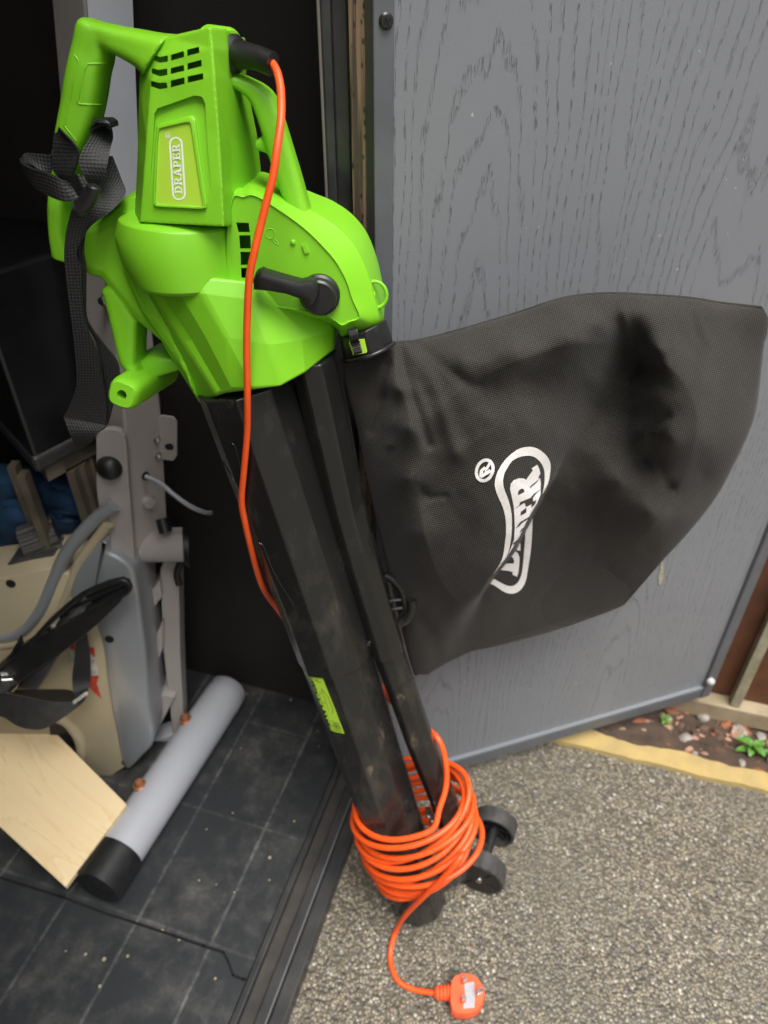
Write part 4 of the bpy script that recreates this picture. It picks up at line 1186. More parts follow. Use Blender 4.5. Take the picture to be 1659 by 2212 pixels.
# raised panels on the vacuum tube
bvt = bvh_of(up)
ct = caster(bvt, -.0004)
for L in (z2([(975, 880), (1000, 820), (1020, 850), (1045, 960), (1035, 1000)]), z3([(1120, 480), (1140, 500), (1190, 620), (1265, 745), (1255, 780), (1200, 790)]), z3([(965, 130), (1000, 190), (1030, 250)])):
    P = [ct(a, b) for a, b in L]; P = [p for p in P if p]
    if len(P) > 2:
        bm = bmesh.new(); tube(bm, catmull(P, 4), .0009, 6); obj('panel_moulding', bm, TUBE, up, smooth=60)
# lime warning sticker on the nozzle
bvl = bvh_of(lo)
lab = z7([(130, 182), (165, 185), (222, 196), (250, 270), (300, 395), (355, 538), (310, 530), (268, 515), (235, 425), (175, 280)])
bm = bmesh.new(); fine_poly(bm, lab, caster(bvl, .0006), 8); lo_l = obj('sticker', bm, LABELG, lo)
def lp(s, t):   # s along the sticker 0..1, t across 0..1
    a = Vector((130, 182)).lerp(Vector((268, 515)), s); b = Vector((222, 196)).lerp(Vector((355, 538)), s)
    p = a.lerp(b, t); return z7([(p.x, p.y)])[0]
bm = bmesh.new()
c2 = caster(bvl, .0010)
def ink(s0, t0, s1, t1, w=.010):
    d = Vector((s1-s0, (t1-t0)*.25)); n = Vector((-d.y, d.x)).normalized()*w
    fine_poly(bm, [lp(s0+n.x, t0+n.y*4), lp(s1+n.x, t1+n.y*4), lp(s1-n.x, t1-n.y*4), lp(s0-n.x, t0-n.y*4)], c2, 6)
for t_, a, b in ((.12, .10, .78), (.30, .14, .34), (.30, .40, .62), (.30, .66, .80), (.45, .16, .20), (.45, .36, .40), (.45, .52, .55)):
    s_ = a
    while s_ < b:
        e_ = min(b, s_+random.uniform(.025, .06)); ink(s_, t_, e_, t_, .006); s_ = e_+.016
ink(.84, .15, .84, .85, .004); ink(.84, .85, .98, .85, .004); ink(.98, .85, .98, .15, .004); ink(.98, .15, .84, .15, .004)
for k in range(8):
    a0 = 2*PI*k/8; a1 = 2*PI*(k+1)/8
    ink(.91+.045*math.cos(a0), .62+.18*math.sin(a0), .91+.045*math.cos(a1), .62+.18*math.sin(a1), .006)
ink(.885, .62, .935, .62, .010); ink(.91, .54, .91, .70, .008)
ink(.87, .2, .93, .32, .005); ink(.93, .32, .93, .12, .005); ink(.93, .12, .87, .2, .005)
ink(.14, .62, .2, .55, .004); ink(.2, .55, .2, .75, .004); ink(.3, .62, .42, .85, .004); ink(.42, .85, .62, .85, .004); ink(.62, .85, .70, .70, .004); ink(.3, .62, .66, .55, .003)
obj('sticker_print', bm, INK, lo_l)
# cable boot
bm = bmesh.new()
b0 = BL.pt(*z1([(1000, 232)])[0], .004); b1 = BL.pt(*z1([(1050, 238)])[0], .010); b2 = BL.pt(*z1([(1110, 250)])[0], .016); b3 = BL.pt(*z1([(1178, 277)])[0], .022)
bp_ = catmull([b0, b1, b2, b3], 5)
tube(bm, bp_, [.0118-.0030*min(1, k/9) if k > 2 else .0140 for k in range(len(bp_))], 20)
obj('cable_boot', bm, BLACKP, blower, smooth=40)
bm = bmesh.new(); lathe(bm, b0-(b1-b0)*.15, (b1-b0), [(-.02, .0185), (.0, .0180), (.003, .0160), (.0035, .010)], 28); obj('boot_collar', bm, GREEN, blower, smooth=40)
# wheels at the foot
w0 = on_z(1035, 1900, .042); w1 = on_z(1065, 1797, .042)
wa = (w1-w0).normalized()
DISCM = mat('dark_brown_wheel_face', (.012, .008, .007), .5, var=.4, vscale=90)
WHEELM = mat('dusty_wheel_rubber', (.028, .027, .026), .5, var=.7, vscale=50, col2=(.06, .057, .053), bump=.2)
for k, (c, sgn) in enumerate(((w0, 1), (w1, 1))):
    bm = bmesh.new()
    seg = 60
    n1_ = Z.copy(); n2_ = wa.cross(Z)
    def wr(d, r, knob=0): return [c+wa*d+(n1_*math.cos(2*PI*j/seg)+n2_*math.sin(2*PI*j/seg))*(r+(knob if j % 3 == 0 else 0)) for j in range(seg)]
    if k == 0:
        R = [wr(.006, .006), wr(.001, .012), wr(.0, .0385), wr(.0, .0405, .0018), wr(.005, .0408, .0014), wr(.030, .0408), wr(.030, .036), wr(.010, .036), wr(.010, .004)]
    else:
        R = [wr(.018, .004), wr(.018, .033), wr(-.002, .034), wr(-.002, .0385), wr(.026, .0388), wr(.026, .0385), wr(.026, .004)]
    loft(bm, R)
    wh = obj('wheel', bm, WHEELM, blower, smooth=30)
    bm = bmesh.new()
    if k == 0:
        lathe(bm, c+wa*.0015, -wa, [(0, .0375), (.002, .037), (.0022, .001)], 40); obj('wheel_disc', bm, DISCM, wh, smooth=30)
        bm = bmesh.new(); lathe(bm, c+wa*.000, -wa, [(0, .006), (.003, .0055), (.005, .002)], 12); obj('wheel_nut', bm, STEEL, wh, smooth=50)
        for an in (.6, 2.1, 3.9, 5.2):
            bm = bmesh.new(); d = n1_*math.cos(an)+n2_*math.sin(an); box(bm, c-wa*.0012+d*.024, d, d.cross(wa), wa, .014, .0012, .002); obj('wheel_rib', bm, RUBBER, wh)
    else:
        for j in range(6):
            d = n1_*math.cos(j*PI/3+.3)+n2_*math.sin(j*PI/3+.3); box(bm, c+wa*.012+d*.019, d, d.cross(wa), wa, .032, .002, .012)
        lathe(bm, c+wa*.02, -wa, [(0, .008), (.03, .008)], 16)
        obj('wheel_spokes', bm, RUBBER, wh)
bm = bmesh.new(); cyl(bm, w0+wa*.008, w1+wa*.01, .0085, 16); obj('axle', bm, RUBBER, blower, smooth=40)
bm = bmesh.new()
wm = (w0+w1)/2
loft(bm, [[wm+wa*(s*.02)+Z*t for s, t in ((-1, -.012), (1, -.012), (1, .014), (-1, .014))], [BL.xyz(.035, .06, 0)+wa*(s*.02)+Z*t for s, t in ((-1, -.025), (1, -.025), (1, .03), (-1, .03))]])
obj('axle_bracket', bm, TUBE, blower, bevel=.003)
for p in ((932, 1770), (925, 1760)):
    bm = bmesh.new(); lathe(bm, BL.pt(*p, .024), BL.w, [(-.01, .004), (.004, .004), (.006, .002)], 10); obj('tube_screw', bm, STEEL, blower, smooth=40)
# power cord ------------------------------------------------------
pts = [b3-(b3-b2)*.2, b3]
for a, b, w in ((600, 160, .030), (607, 200, .040), (607, 260, .055), (598, 325, .066), (590, 380, .070), (575, 440, .072), (560, 500, .074), (549, 548, .076), (539, 599, .076), (534.5, 674, .074), (533, 749, .072), (534.5, 849, .069), (534, 933, .060), (527, 1018, .052), (522, 1083, .044), (530, 1133, .036), (542, 1183, .024), (555, 1233, .008), (570, 1273, -.010), (596, 1310, -.045), (660, 1390, -.064), (760, 1460, -.062), (818, 1478, -.05), (848, 1516, -.045), (900, 1560, -.045), (942, 1590, -.012), (961, 1636, .004), (964, 1695, .022), (949, 1748, .044),):
    pts.append(BL.pt(a, b, w))
# wound turns round both tubes
tb = BL.xyz(.026, 0, 0)
def turn(phi, cx, cy, rx, ry, tilt, tf):
    c = BL.pt(cx, cy, 0)
    x = rx*math.cos(phi); y = ry*math.sin(phi)
    return c + X*x + Y*y + Z*(tilt*x + tf*y)
NT_ = 12
random.seed(11)
par = []
for k in range(NT_+1):
    f = k/NT_
    bow = math.sin(PI*min(1, f*1.15+.04))
    par.append((886+18*f+6*bow+random.uniform(-13, 12), 1712+172*f+random.uniform(-20, 20), .073+.022*bow-.014*f+random.uniform(-.006, .006), .064+.012*bow-.004*f+random.uniform(-.005, .006), .48+random.uniform(-.30, .26), random.uniform(-.22, .2)))
SEG = 16
for i in range(3, NT_*SEG+1):
    f = i/SEG; k = min(int(f), NT_-1); g_ = f-k
    g_ = g_*g_*(3-2*g_)
    p = [a+(b-a)*g_ for a, b in zip(par[k], par[k+1])]
    phi = -PI/2 - 2*PI*f + PI/2
    pts.append(turn(phi, *p))
end_phi = pts[-1]
tail = [(1000, 1845, .070), (960.6, 1893, .085), (917, 1935, .082), (877, 1975, .066)]
for a, b, h in tail: pts.append(on_plane(a, b, BL.o+BL.w*h, BL.w))
for a, b, z in ((857.5, 2006, .030), (846, 2040, .010), (843, 2070, .0036), (848, 2096, .0036), (862, 2121, .0036), (893, 2137, .0045), (937, 2145, .011)):
    pts.append(on_z(a, b, z))
cpts = catmull(pts, 5)
bm = bmesh.new(); tube(bm, cpts, [.0033+.0011*max(0, min(1, (.9-p.z)/.6)) for p in cpts], 9)
cord = obj('power_cord', bm, ORANGE, blower, smooth=70)
# three-pin plug lying pins up
PT = .030
def gz(L, z): return [on_z(a, b, z) for a, b in L]
body = z7([(935, 1880), (955, 1850), (1000, 1836), (1050, 1842), (1085, 1868), (1115, 1915), (1122, 1960), (1105, 2015), (1075, 2050), (1030, 2066), (965, 2062), (938, 2045), (928, 1990), (928, 1930)])
bm = bmesh.new(); P = gz(body, PT)
cen = sum(P, Vector())/len(P)
def scl(s, z): return [Vector((cen.x+(p.x-cen.x)*s, cen.y+(p.y-cen.y)*s, z)) for p in P]
loft(bm, [scl(.86, .001), scl(.98, .006), scl(1.02, .016), scl(1.0, PT-.004), scl(.95, PT)])
plug = obj('plug', bm, mat("orange_plug", (.80, .115, .035), .4, var=.4, vscale=80, col2=(.74, .10, .03)), cord, smooth=35)
def onplug(L, h0, h1, name, m):
    bm = bmesh.new(); Q = gz(z7(L), PT); loft(bm, [[p+Z*h0 for p in Q], [p+Z*h1 for p in Q]]); return obj(name, bm, m, plug)
onplug([(1005, 1895), (1060, 1890), (1065, 1960), (1062, 2030), (1000, 2035), (1012, 1960)], .0002, .0006, 'plug_label', GREYLAB)
for L, h, nm in (([(990, 1885), (1012, 1878), (1018, 1898), (996, 1905)], .017, 'pin'), ([(985, 1985), (1010, 1980), (1016, 2000), (990, 2008)], .017, 'pin'), ([(1068, 1960), (1100, 1945), (1106, 1958), (1074, 1975)], .022, 'pin')):
    onplug(L, .0, h*.45, nm+'_sleeve', ORANGE if h < .02 else STEEL)
    bm = bmesh.new(); Q = gz(z7(L), PT); c_ = sum(Q, Vector())/4
    loft(bm, [[c_+(p-c_)*.85+Z*h*.452 for p in Q], [c_+(p-c_)*.85+Z*h for p in Q]]); obj(nm, bm, STEEL, plug)
bm = bmesh.new()
g0, g1 = on_z(*z7([(850, 1948)])[0], .012), on_z(*z7([(940, 1948)])[0], .015)
nseg = 9
gp = [g0.lerp(g1, k/nseg) for k in range(nseg+1)]
tube(bm, [g0-(g1-g0)*.1]+gp, [.006]+[.0095+.0022*k/nseg+(.0014 if k % 2 else -.0006) for k in range(nseg+1)], 16); obj('strain_relief', bm, plug.data.materials[0], cord, smooth=30)

# ------------------------------------------------------------------ collection bag
BP0 = Vector((0, .688, 0)); BPN = Vector((.21, -1, 0)).normalized()
topc = [(740, 778), (775, 775), (815, 762), (851, 742), (906, 735), (996, 712), (1117, 676), (1219, 644), (1310, 634), (1412, 638), (1491, 644), (1563, 655), (1648, 664)]
rightc = [(1648, 664), (1660, 694), (1650, 754), (1640, 845), (1629, 905), (1599, 977), (1551, 1068), (1491, 1146), (1430, 1213), (1349, 1306)]
botc = [(924, 1457), (966, 1432), (1020, 1407), (1081, 1394), (1201, 1361), (1316, 1321), (1349, 1306)]
leftc = [(740, 778), (750, 840), (775, 941), (803, 1080), (838, 1230), (868, 1360), (893, 1452), (905, 1457), (924, 1457)]
def arclen(L, n):
    P = catmull([Vector((a, b, 0)) for a, b in L], 12)
    d = [0]
    for a, b in zip(P, P[1:]): d.append(d[-1]+(b-a).length)
    out = []; j = 0
    for k in range(n+1):
        s = d[-1]*k/n
        while j < len(d)-2 and d[j+1] < s: j += 1
        f = (s-d[j])/max(1e-9, d[j+1]-d[j]); out.append(P[j].lerp(P[j+1], min(1, f)))
    return out
NU, NV = 230, 200
Tc, Rc, Bc, Lc = arclen(topc, NU), arclen(rightc, NV), arclen(botc, NU), arclen(leftc, NV)
crease = [(1247, 930), (1219, 975), (1195, 1030), (1172, 1067), (1162, 1086), (1151, 1104), (1135, 1136), (1110, 1185), (1091, 1210), (1062, 1245), (1040, 1278), (1010, 1318), (980, 1370), (955, 1440), (940, 1490)]
def segdist(px, py, L):
    best = 1e9; sg = 1; bt = 0
    n = len(L)-1
    for i in range(n):
        ax_, ay_ = L[i]; bx_, by_ = L[i+1]
        dx, dy = bx_-ax_, by_-ay_
        t = ((px-ax_)*dx+(py-ay_)*dy)/(dx*dx+dy*dy)
        tc_ = max(0, min(1, t))
        d = math.hypot(px-ax_-dx*tc_, py-ay_-dy*tc_)
        if d < best:
            best = d; sg = 1 if dx*(py-ay_)-dy*(px-ax_) > 0 else -1; bt = (i+tc_)/n
    return best, sg, bt
import numpy as np
zK = aff(.5697, 713, 583)
COMMON = [(260, 290, 1.5), (500, 230, 2.5), (800, 160, 2.5), (1000, 110, 2), (300, 420, 4), (500, 330, 5.5), (700, 300, 6), (900, 250, 5.5), (1020, 200, 4.2),
    (560, 440, 4.3), (750, 430, 4.0), (900, 400, 3.2), (1000, 420, 1.2), (600, 560, 6), (750, 580, 5.6), (850, 620, 4), (920, 600, 2.0),
    (1080, 200, 2.4), (1130, 280, .6), (1175, 355, .0), (1060, 400, .0), (1000, 520, .0), (1110, 160, 3.2),
    (1200, 160, 4.4), (1235, 300, 5.0), (1262, 372, 5.4), (1330, 250, 5), (1450, 200, 4), (1560, 250, 3), (1450, 450, 6.2), (1580, 450, 4), (1350, 500, 6.8), (1195, 615, 4.6), (1230, 480, 4.8),
    (1300, 650, 7.4), (1450, 650, 5.6), (1275, 770, 4.0), (1290, 825, 2.6), (1420, 780, 2.6), (1150, 560, 1.6), (1140, 480, .8), (1190, 720, 2.2)]
LOBE = [(100, 450, 2), (150, 600, 2.6), (215, 480, 2.2), (225, 620, 4.0), (265, 450, 5.2), (290, 600, 6.4), (300, 800, 6.6), (330, 1000, 6.6), (380, 1150, 6), (420, 1300, 4), (400, 620, 5.0), (400, 740, 5.2), (450, 900, 6.2), (550, 750, 6.6),
    (500, 1000, 7), (580, 900, 7.6), (650, 800, 7.4), (700, 700, 6.4), (780, 700, 5.5), (830, 720, 5), (800, 840, 5.6), (760, 950, 6.6), (690, 1080, 7), (620, 1170, 7), (540, 1270, 5.6), (450, 1400, 3.6), (345, 845, 5.0), (480, 480, 5.0), (380, 480, 4.2), (180, 800, 4.6), (230, 1000, 4.6)]
UNDER = [(900, 720, 1.2), (860, 830, .6), (800, 1000, -.8), (740, 1150, -1.0), (660, 1270, -.6), (540, 1400, -.2), (1000, 700, 2.2), (1100, 800, 4.6), (1220, 920, 5.4), (1000, 900, 1.6), (1350, 930, 3.8), (1200, 1050, 1.2), (1000, 1100, -1.4), (1250, 1150, -.6), (1100, 1230, -2.0), (900, 1300, -2.0), (750, 1380, -1.0), (1430, 880, 3.0), (880, 1120, -1.6)]
class Rbf:
    def __init__(s, P, c=11.0):
        q = zK(P); s.x = np.array([(a, b) for a, b, h in q]); s.c = c
        h = np.array([p[2] for p in q])*.0165
        n = len(h); D = s.k(s.x)
        M = np.zeros((n+3, n+3)); M[:n, :n] = D+np.eye(n)*2.0; M[:n, n] = 1; M[n, :n] = 1; M[:n, n+1:] = s.x/1000; M[n+1:, :n] = s.x.T/1000
        s.w = np.linalg.solve(M, np.concatenate([h, [0, 0, 0]]))
    def k(s, X):
        d2 = ((X[:, None, :]-s.x[None, :, :])**2).sum(2); return -np.sqrt(d2+s.c**2)
    def __call__(s, X):
        n = len(s.x); return s.k(X) @ s.w[:n] + s.w[n] + (X/1000) @ s.w[n+1:]
FA, FB = Rbf(COMMON+LOBE), Rbf(COMMON+UNDER)
RIDGES = [  # fine creases: polyline, width px, height m
    ([(853, 748), (853, 800), (846, 880), (842, 960)], 9, .010),
    ([(838, 790), (825, 850), (800, 930)], 12, -.010),
    ([(866, 755), (880, 830), (905, 900), (925, 960)], 12, -.010),
    ([(880, 752), (930, 820), (960, 900), (985, 980)], 17, .007),
    ([(905, 745), (960, 790), (1010, 830)], 13, -.005),
    ([(905, 1052), (925, 1075), (960, 1072)], 8, -.004),
    ([(900, 1330), (935, 1380), (945, 1440)], 16, -.010),
    ([(1500, 655), (1512, 690), (1530, 740)], 8, .004),
    ([(1490, 655), (1498, 690), (1505, 730)], 8, -.004),
    ([(1340, 645), (1350, 690), (1360, 740)], 10, .004),
    ([(1421, 795), (1395, 800), (1365, 815)], 9, -.006),
    ([(1440, 900), (1402, 932), (1420, 985), (1446, 1056)], 12, -.006),
    ([(1230, 645), (1245, 690), (1250, 730)], 14, .003),
]
def bag_h(px, py, u, v, ha, hb):
    e = max(0.0, 16*u*(1-u)*v*(1-v))
    edge = min(1.0, e**.5*1.5)
    d, sg, t = segdist(px, py, crease)
    s = d*sg                                   # positive: left of the fold
    k = max(0, min(1, (t-.04)/.22)); k = k*k*(3-2*k)
    cl = lambda q: max(-30, min(30, q))
    soft = .8+70*max(0, t-.72)
    wa = k/(1+math.exp(-cl((s+2.5)/soft))) + (1-k)/(1+math.exp(-cl(s/30)))
    h = (hb+(ha-hb)*wa)*edge + .004*min(1, e**.4)
    for L, wd, ht in RIDGES:
        d, _, t = segdist(px, py, L)
        if d < wd*3: h += ht*math.exp(-(d/wd)**2)*edge
    h += .0022*edge*(1-abs(mnoise.noise(Vector((px*.011+py*.007, (py-px*.6)*.006, 2))))*2) + .0018*edge*mnoise.noise(Vector((px*.014, py*.014, 4))) + .0009*edge*mnoise.noise(Vector((px*.04, py*.035, 8)))
    return h
bm = bmesh.new()
uvl = bm.loops.layers.uv.verify()
front, back, pxy = {}, {}, {}
c00, c10, c01, c11 = Tc[0], Tc[-1], Bc[0], Bc[-1]
def coons(i, j):
    u, v = i/NU, j/NV
    return Tc[i]*(1-v)+Bc[i]*v + Lc[j]*(1-u)+Rc[j]*u - (c00*(1-u)*(1-v)+c10*u*(1-v)+c01*(1-u)*v+c11*u*v)
GX_ = np.array([[coons(i, j).x, coons(i, j).y] for i in range(NU+1) for j in range(NV+1)])
HA, HB = FA(GX_), FB(GX_)
for i in range(NU+1):
    for j in range(NV+1):
        u, v = i/NU, j/NV
        p = coons(i, j)
        pxy[i, j] = (p.x, p.y)
        r = ray(p.x, p.y)
        q = on_plane(p.x, p.y, BP0, BPN)
        h = bag_h(p.x, p.y, u, v, HA[i*(NV+1)+j], HB[i*(NV+1)+j])
        front[i, j] = bm.verts.new(q - r.normalized()*h)
        if i in (0, NU) or j in (0, NV): back[i, j] = front[i, j]
        elif i % 2 == 0 or True:
            e = max(0.0, 16*u*(1-u)*v*(1-v))
            back[i, j] = bm.verts.new(q + r.normalized()*(.03*e**.45))
for i in range(NU):
    for j in range(NV):
        ks = ((i, j), (i, j+1), (i+1, j+1), (i+1, j))
        for S, rev in ((front, False), (back, True)):
            kk = ks[::-1] if rev else ks
            f = bm.faces.new([S[k] for k in kk])
            for lp_, k in zip(f.loops, kk): lp_[uvl].uv = (pxy[k][0]/1000, pxy[k][1]/1000)
bag = obj('collection_bag', bm, BAGM, None, smooth=70, loc=on_plane(1000, 1100, BP0, BPN), recalc=False)
tag(bag, 'black woven fabric collection bag with white logo hanging from the green leaf blower', 'bag')
bvb = bvh_of(bag)
# stitched hem along the top edge
bm = bmesh.new()
hem = [on_plane(p.x, p.y, BP0, BPN) for p in Tc[int(NU*.13)::4]]
tube(bm, hem, .0017, 6); obj('hem', bm, BAGM, bag, smooth=60)
# logo printed on the folded cloth
bm = bmesh.new()
outer = [(480, 1890), (580, 1730), (625, 1620), (650, 1450), (665, 1300), (662, 1150), (640, 1020), (610, 930), (565, 830), (530, 740), (512, 640), (530, 530), (570, 440), (640, 330), (740, 230), (850, 160), (980, 135), (1090, 160), (1190, 230), (1250, 310), (1272, 400), (1262, 520), (1235, 640), (1200, 720), (1165, 775)]
inner = [(505, 1860), (650, 1670), (700, 1560), (725, 1450), (742, 1300), (745, 1130), (735, 1010), (710, 900), (680, 810), (645, 720), (625, 620), (640, 510), (680, 430), (750, 330), (850, 275), (930, 260), (1000, 260), (1060, 280), (1130, 340), (1170, 410), (1190, 480), (1190, 600), (1180, 690), (1170, 730), (1163, 768)]
def folded(off, upper):
    f_ = caster(bvb, off)
    def fn(px, py):
        d, sg, t = segdist(px, py, crease)
        if (d*sg < -.6) if upper else (d*sg > -5.0): return None
        return f_(px, py)
    return fn
cb, cbl = folded(.0009, True), folded(.0009, False)
so = lambda L: [(p.x, p.y) for p in catmull([Vector((a, b, 0)) for a, b in L], 3)]
for p in strip_polys(so(outer), so(inner)): fine_poly(bm, zA(p), cb, 5)
PRINT = mat('white_screen_print', (.74, .71, .67), .6, var=.5, vscale=300, col2=(.66, .63, .60), bump=.2, bscale=900)
upper_bm = bm; bm = bmesh.new()
o2 = [(1028, 1030), (1025, 1200), (1015, 1400), (1000, 1560), (980, 1700), (955, 1850), (935, 1960), (890, 2050), (830, 2110), (750, 2135), (660, 2120), (560, 2060), (480, 2010), (400, 1998)]
i2 = [(1005, 1080), (935, 1230), (925, 1400), (912, 1550), (900, 1700), (885, 1830), (860, 1920), (820, 1990), (760, 2030), (700, 2030), (630, 2005), (540, 1955), (490, 1930), (450, 1925)]
for p in strip_polys(so(o2), so(i2)): fine_poly(bm, zA(p), cbl, 3)
fine_poly(bm, zA([(535, 1818), (620, 1728), (770, 1725), (775, 1690), (765, 1650), (735, 1630), (700, 1640), (740, 1570), (780, 1545), (830, 1590), (850, 1650), (845, 1750), (835, 1840), (815, 1905), (755, 1875), (755, 1840), (700, 1825), (620, 1815)]), cbl, 3)
fine_poly(bm, zA([(785, 1540), (860, 1395), (862, 1550), (825, 1545)]), cbl, 3)
obj('printed_logo', bm, PRINT, bag, recalc=False)
bm = upper_bm
fine_poly(bm, zA([(1015, 430), (1090, 380), (1112, 420), (1133, 500), (1100, 565), (1130, 565), (1138, 640), (1136, 780), (1095, 900), (1025, 1010), (940, 1160), (860, 1340), (750, 1520), (665, 1660), (700, 1590), (745, 1480), (775, 1400), (785, 1240), (780, 1100), (770, 940), (740, 800), (720, 710), (730, 640), (770, 590), (840, 565), (900, 565), (940, 585), (970, 540), (1030, 460)]), cb, 3)
# registered mark
def ell(R, n=24):
    out = []
    for k in range(n+1):
        t = 2*PI*k/n; x, y = R[0]*math.cos(t), R[1]*math.sin(t)
        a = .35
        out.append((375+x*math.cos(a)-y*math.sin(a), 457+x*math.sin(a)+y*math.cos(a)))
    return out
logo = obj('printed_logo', bm, PRINT, bag, recalc=False)
bm = bmesh.new()
for p in strip_polys(ell((130, 168)), ell((88, 122))): fine_poly(bm, zA(p), cb, 5)
for p in ([(300, 540), (335, 560), (480, 470), (440, 440)], [(300, 540), (345, 540), (360, 440), (310, 455)], [(310, 455), (345, 470), (400, 430), (370, 400)], [(370, 400), (400, 440), (400, 490), (380, 500)], [(385, 430), (410, 455), (460, 370), (430, 350)]):
    fine_poly(bm, zA(p), caster(bvb, .0009), 5)
obj('registered_mark', bm, PRINT, bag, recalc=False)
bm = bmesh.new()
cb2 = folded(.0016, True)
for p in ([(830, 795), (835, 740), (860, 712), (890, 705), (915, 722), (915, 750)], [(985, 705), (1000, 670), (1060, 620), (1128, 566), (1075, 630)],
          [(775, 990), (850, 930), (855, 890), (1000, 830), (1050, 770), (1140, 715), (1075, 775), (1032, 830), (1035, 880), (1078, 858), (1065, 910), (1012, 970), (1015, 915), (940, 955), (920, 895), (850, 940)],
          [(862, 1075), (870, 1020), (940, 965), (943, 1030)], [(795, 1250), (860, 1160), (985, 1085), (980, 1108), (870, 1185), (860, 1205)],
          [(850, 1305), (880, 1250), (925, 1218), (900, 1268)], [(760, 1450), (840, 1388), (770, 1475)]):
    fine_poly(bm, zA(p), cb2, 3)
obj('letter_counters', bm, BAGM, logo, recalc=False)

# ------------------------------------------------------------------ shoulder strap tied to the rear handle
strap = empty('shoulder_strap', BL.pt(190, 440, .03), 'black webbing shoulder strap knotted round the rear handle of the blower', 'strap')
def rD(rows): return [(BL.pt(*zD([(a, b)])[0], w1), BL.pt(*zD([(c, d)])[0], w2)) for a, b, w1, c, d, w2 in rows]
def r2(rows): return [(BL.pt(*z2([(a, b)])[0], w1), BL.pt(*z2([(c, d)])[0], w2)) for a, b, w1, c, d, w2 in rows]
bm = bmesh.new()
ribbon(bm, rD([(488, 130, -.020, 505, 135, -.005), (478, 200, .010, 545, 215, .030), (452, 330, .022, 690, 370, .036), (440, 500, .026, 740, 500, .036), (440, 660, .028, 700, 660, .038), (520, 760, .030, 650, 790, .036), (600, 860, .026, 680, 870, .030)]), .0020)
obj('wrap', bm, STRAPM, strap, smooth=60)
bm = bmesh.new()
ribbon(bm, rD([(905, 90, .012, 1110, 120, .0), (890, 250, .028, 1135, 300, .012), (790, 440, .038, 1110, 430, .026), (740, 600, .042, 1075, 620, .036), (800, 740, .042, 1050, 760, .036), (870, 870, .036, 960, 830, .034)]), .0022)
obj('wrap', bm, STRAPM, strap, smooth=60)
bm = bmesh.new(); plate(bm, BL, zD([(900, 110), (940, 85), (1050, 85), (1110, 125), (1120, 190), (1010, 175), (900, 230), (888, 270)]), .012, .031, .003); obj('buckle', bm, BLACKP, strap, bevel=.001, smooth=40)
bm = bmesh.new()   # loop sticking out to the left
ribbon(bm, rD([(440, 500, .020, 440, 700, .020), (260, 490, .016, 300, 680, .022), (130, 495, .012, 170, 620, .024), (72, 530, .020, 95, 640, .030), (90, 600, .036, 150, 760, .038), (200, 660, .046, 260, 900, .044), (350, 700, .050, 420, 990, .048), (500, 770, .050, 560, 1040, .050), (560, 800, .046, 740, 1040, .048), (600, 820, .040, 820, 960, .044)]), .0024)
obj('loop', bm, STRAPM, strap, smooth=60)
bm = bmesh.new()
ribbon(bm, rD([(640, 770, .044, 740, 1030, .046), (690, 730, .048, 800, 990, .050), (740, 730, .050, 840, 930, .052), (800, 850, .044, 850, 900, .046)]), .0022)
obj('fold', bm, STRAPM, strap, smooth=60)
bm = bmesh.new(); tube(bm, catmull([BL.pt(*p, .056) for p in zD([(690, 1130), (760, 1120), (850, 1020), (910, 920), (920, 850)])], 5), [.004]+[.0065]*18+[.0055, .004], 10); obj('buckle_bar', bm, BLACKP, strap, smooth=60)
bm = bmesh.new()   # broad run down to the left
ribbon(bm, rD([(1060, 520, .010, 1130, 520, .006), (960, 800, .026, 1230, 780, .010), (800, 980, .034, 1285, 960, .018), (680, 1100, .036, 1130, 1150, .030), (630, 1250, .036, 960, 1270, .034), (590, 1450, .036, 830, 1400, .035), (575, 1660, .036, 720, 1640, .036)])+r2([(283, 60, .036, 350, 60, .036), (295, 170, .036, 355, 170, .036), (312, 300, .036, 372, 300, .036), (325, 420, .034, 420, 420, .034), (332, 560, .030, 445, 560, .032), (300, 660, .028, 460, 640, .032), (275, 705, .028, 462, 742, .034)]), .0022)
obj('webbing', bm, STRAPM, strap, smooth=60)
bm = bmesh.new()
ribbon(bm, rD([(830, 1380, .030, 860, 1370, .030), (790, 1450, .030, 820, 1420, .030), (725, 1640, .030, 800, 1640, .030)])+r2([(352, 60, .028, 372, 55, .028), (358, 170, .028, 372, 170, .028), (372, 290, .026, 380, 288, .026), (410, 370, .022, 450, 390, .022), (430, 450, .020, 510, 470, .020), (440, 560, .018, 515, 560, .020), (430, 650, .020, 490, 640, .022), (400, 745, .026, 466, 735, .030)]), .0022)
obj('webbing', bm, STRAPM, strap, smooth=60)
bm = bmesh.new()
ribbon(bm, r2([(275, 705, .0285, 462, 742, .0345), (300, 770, .036, 430, 770, .040), (325, 820, .034, 380, 815, .036), (340, 845, .030, 352, 842, .030)]), .0022)
obj('fold', bm, STRAPM, strap, smooth=60)

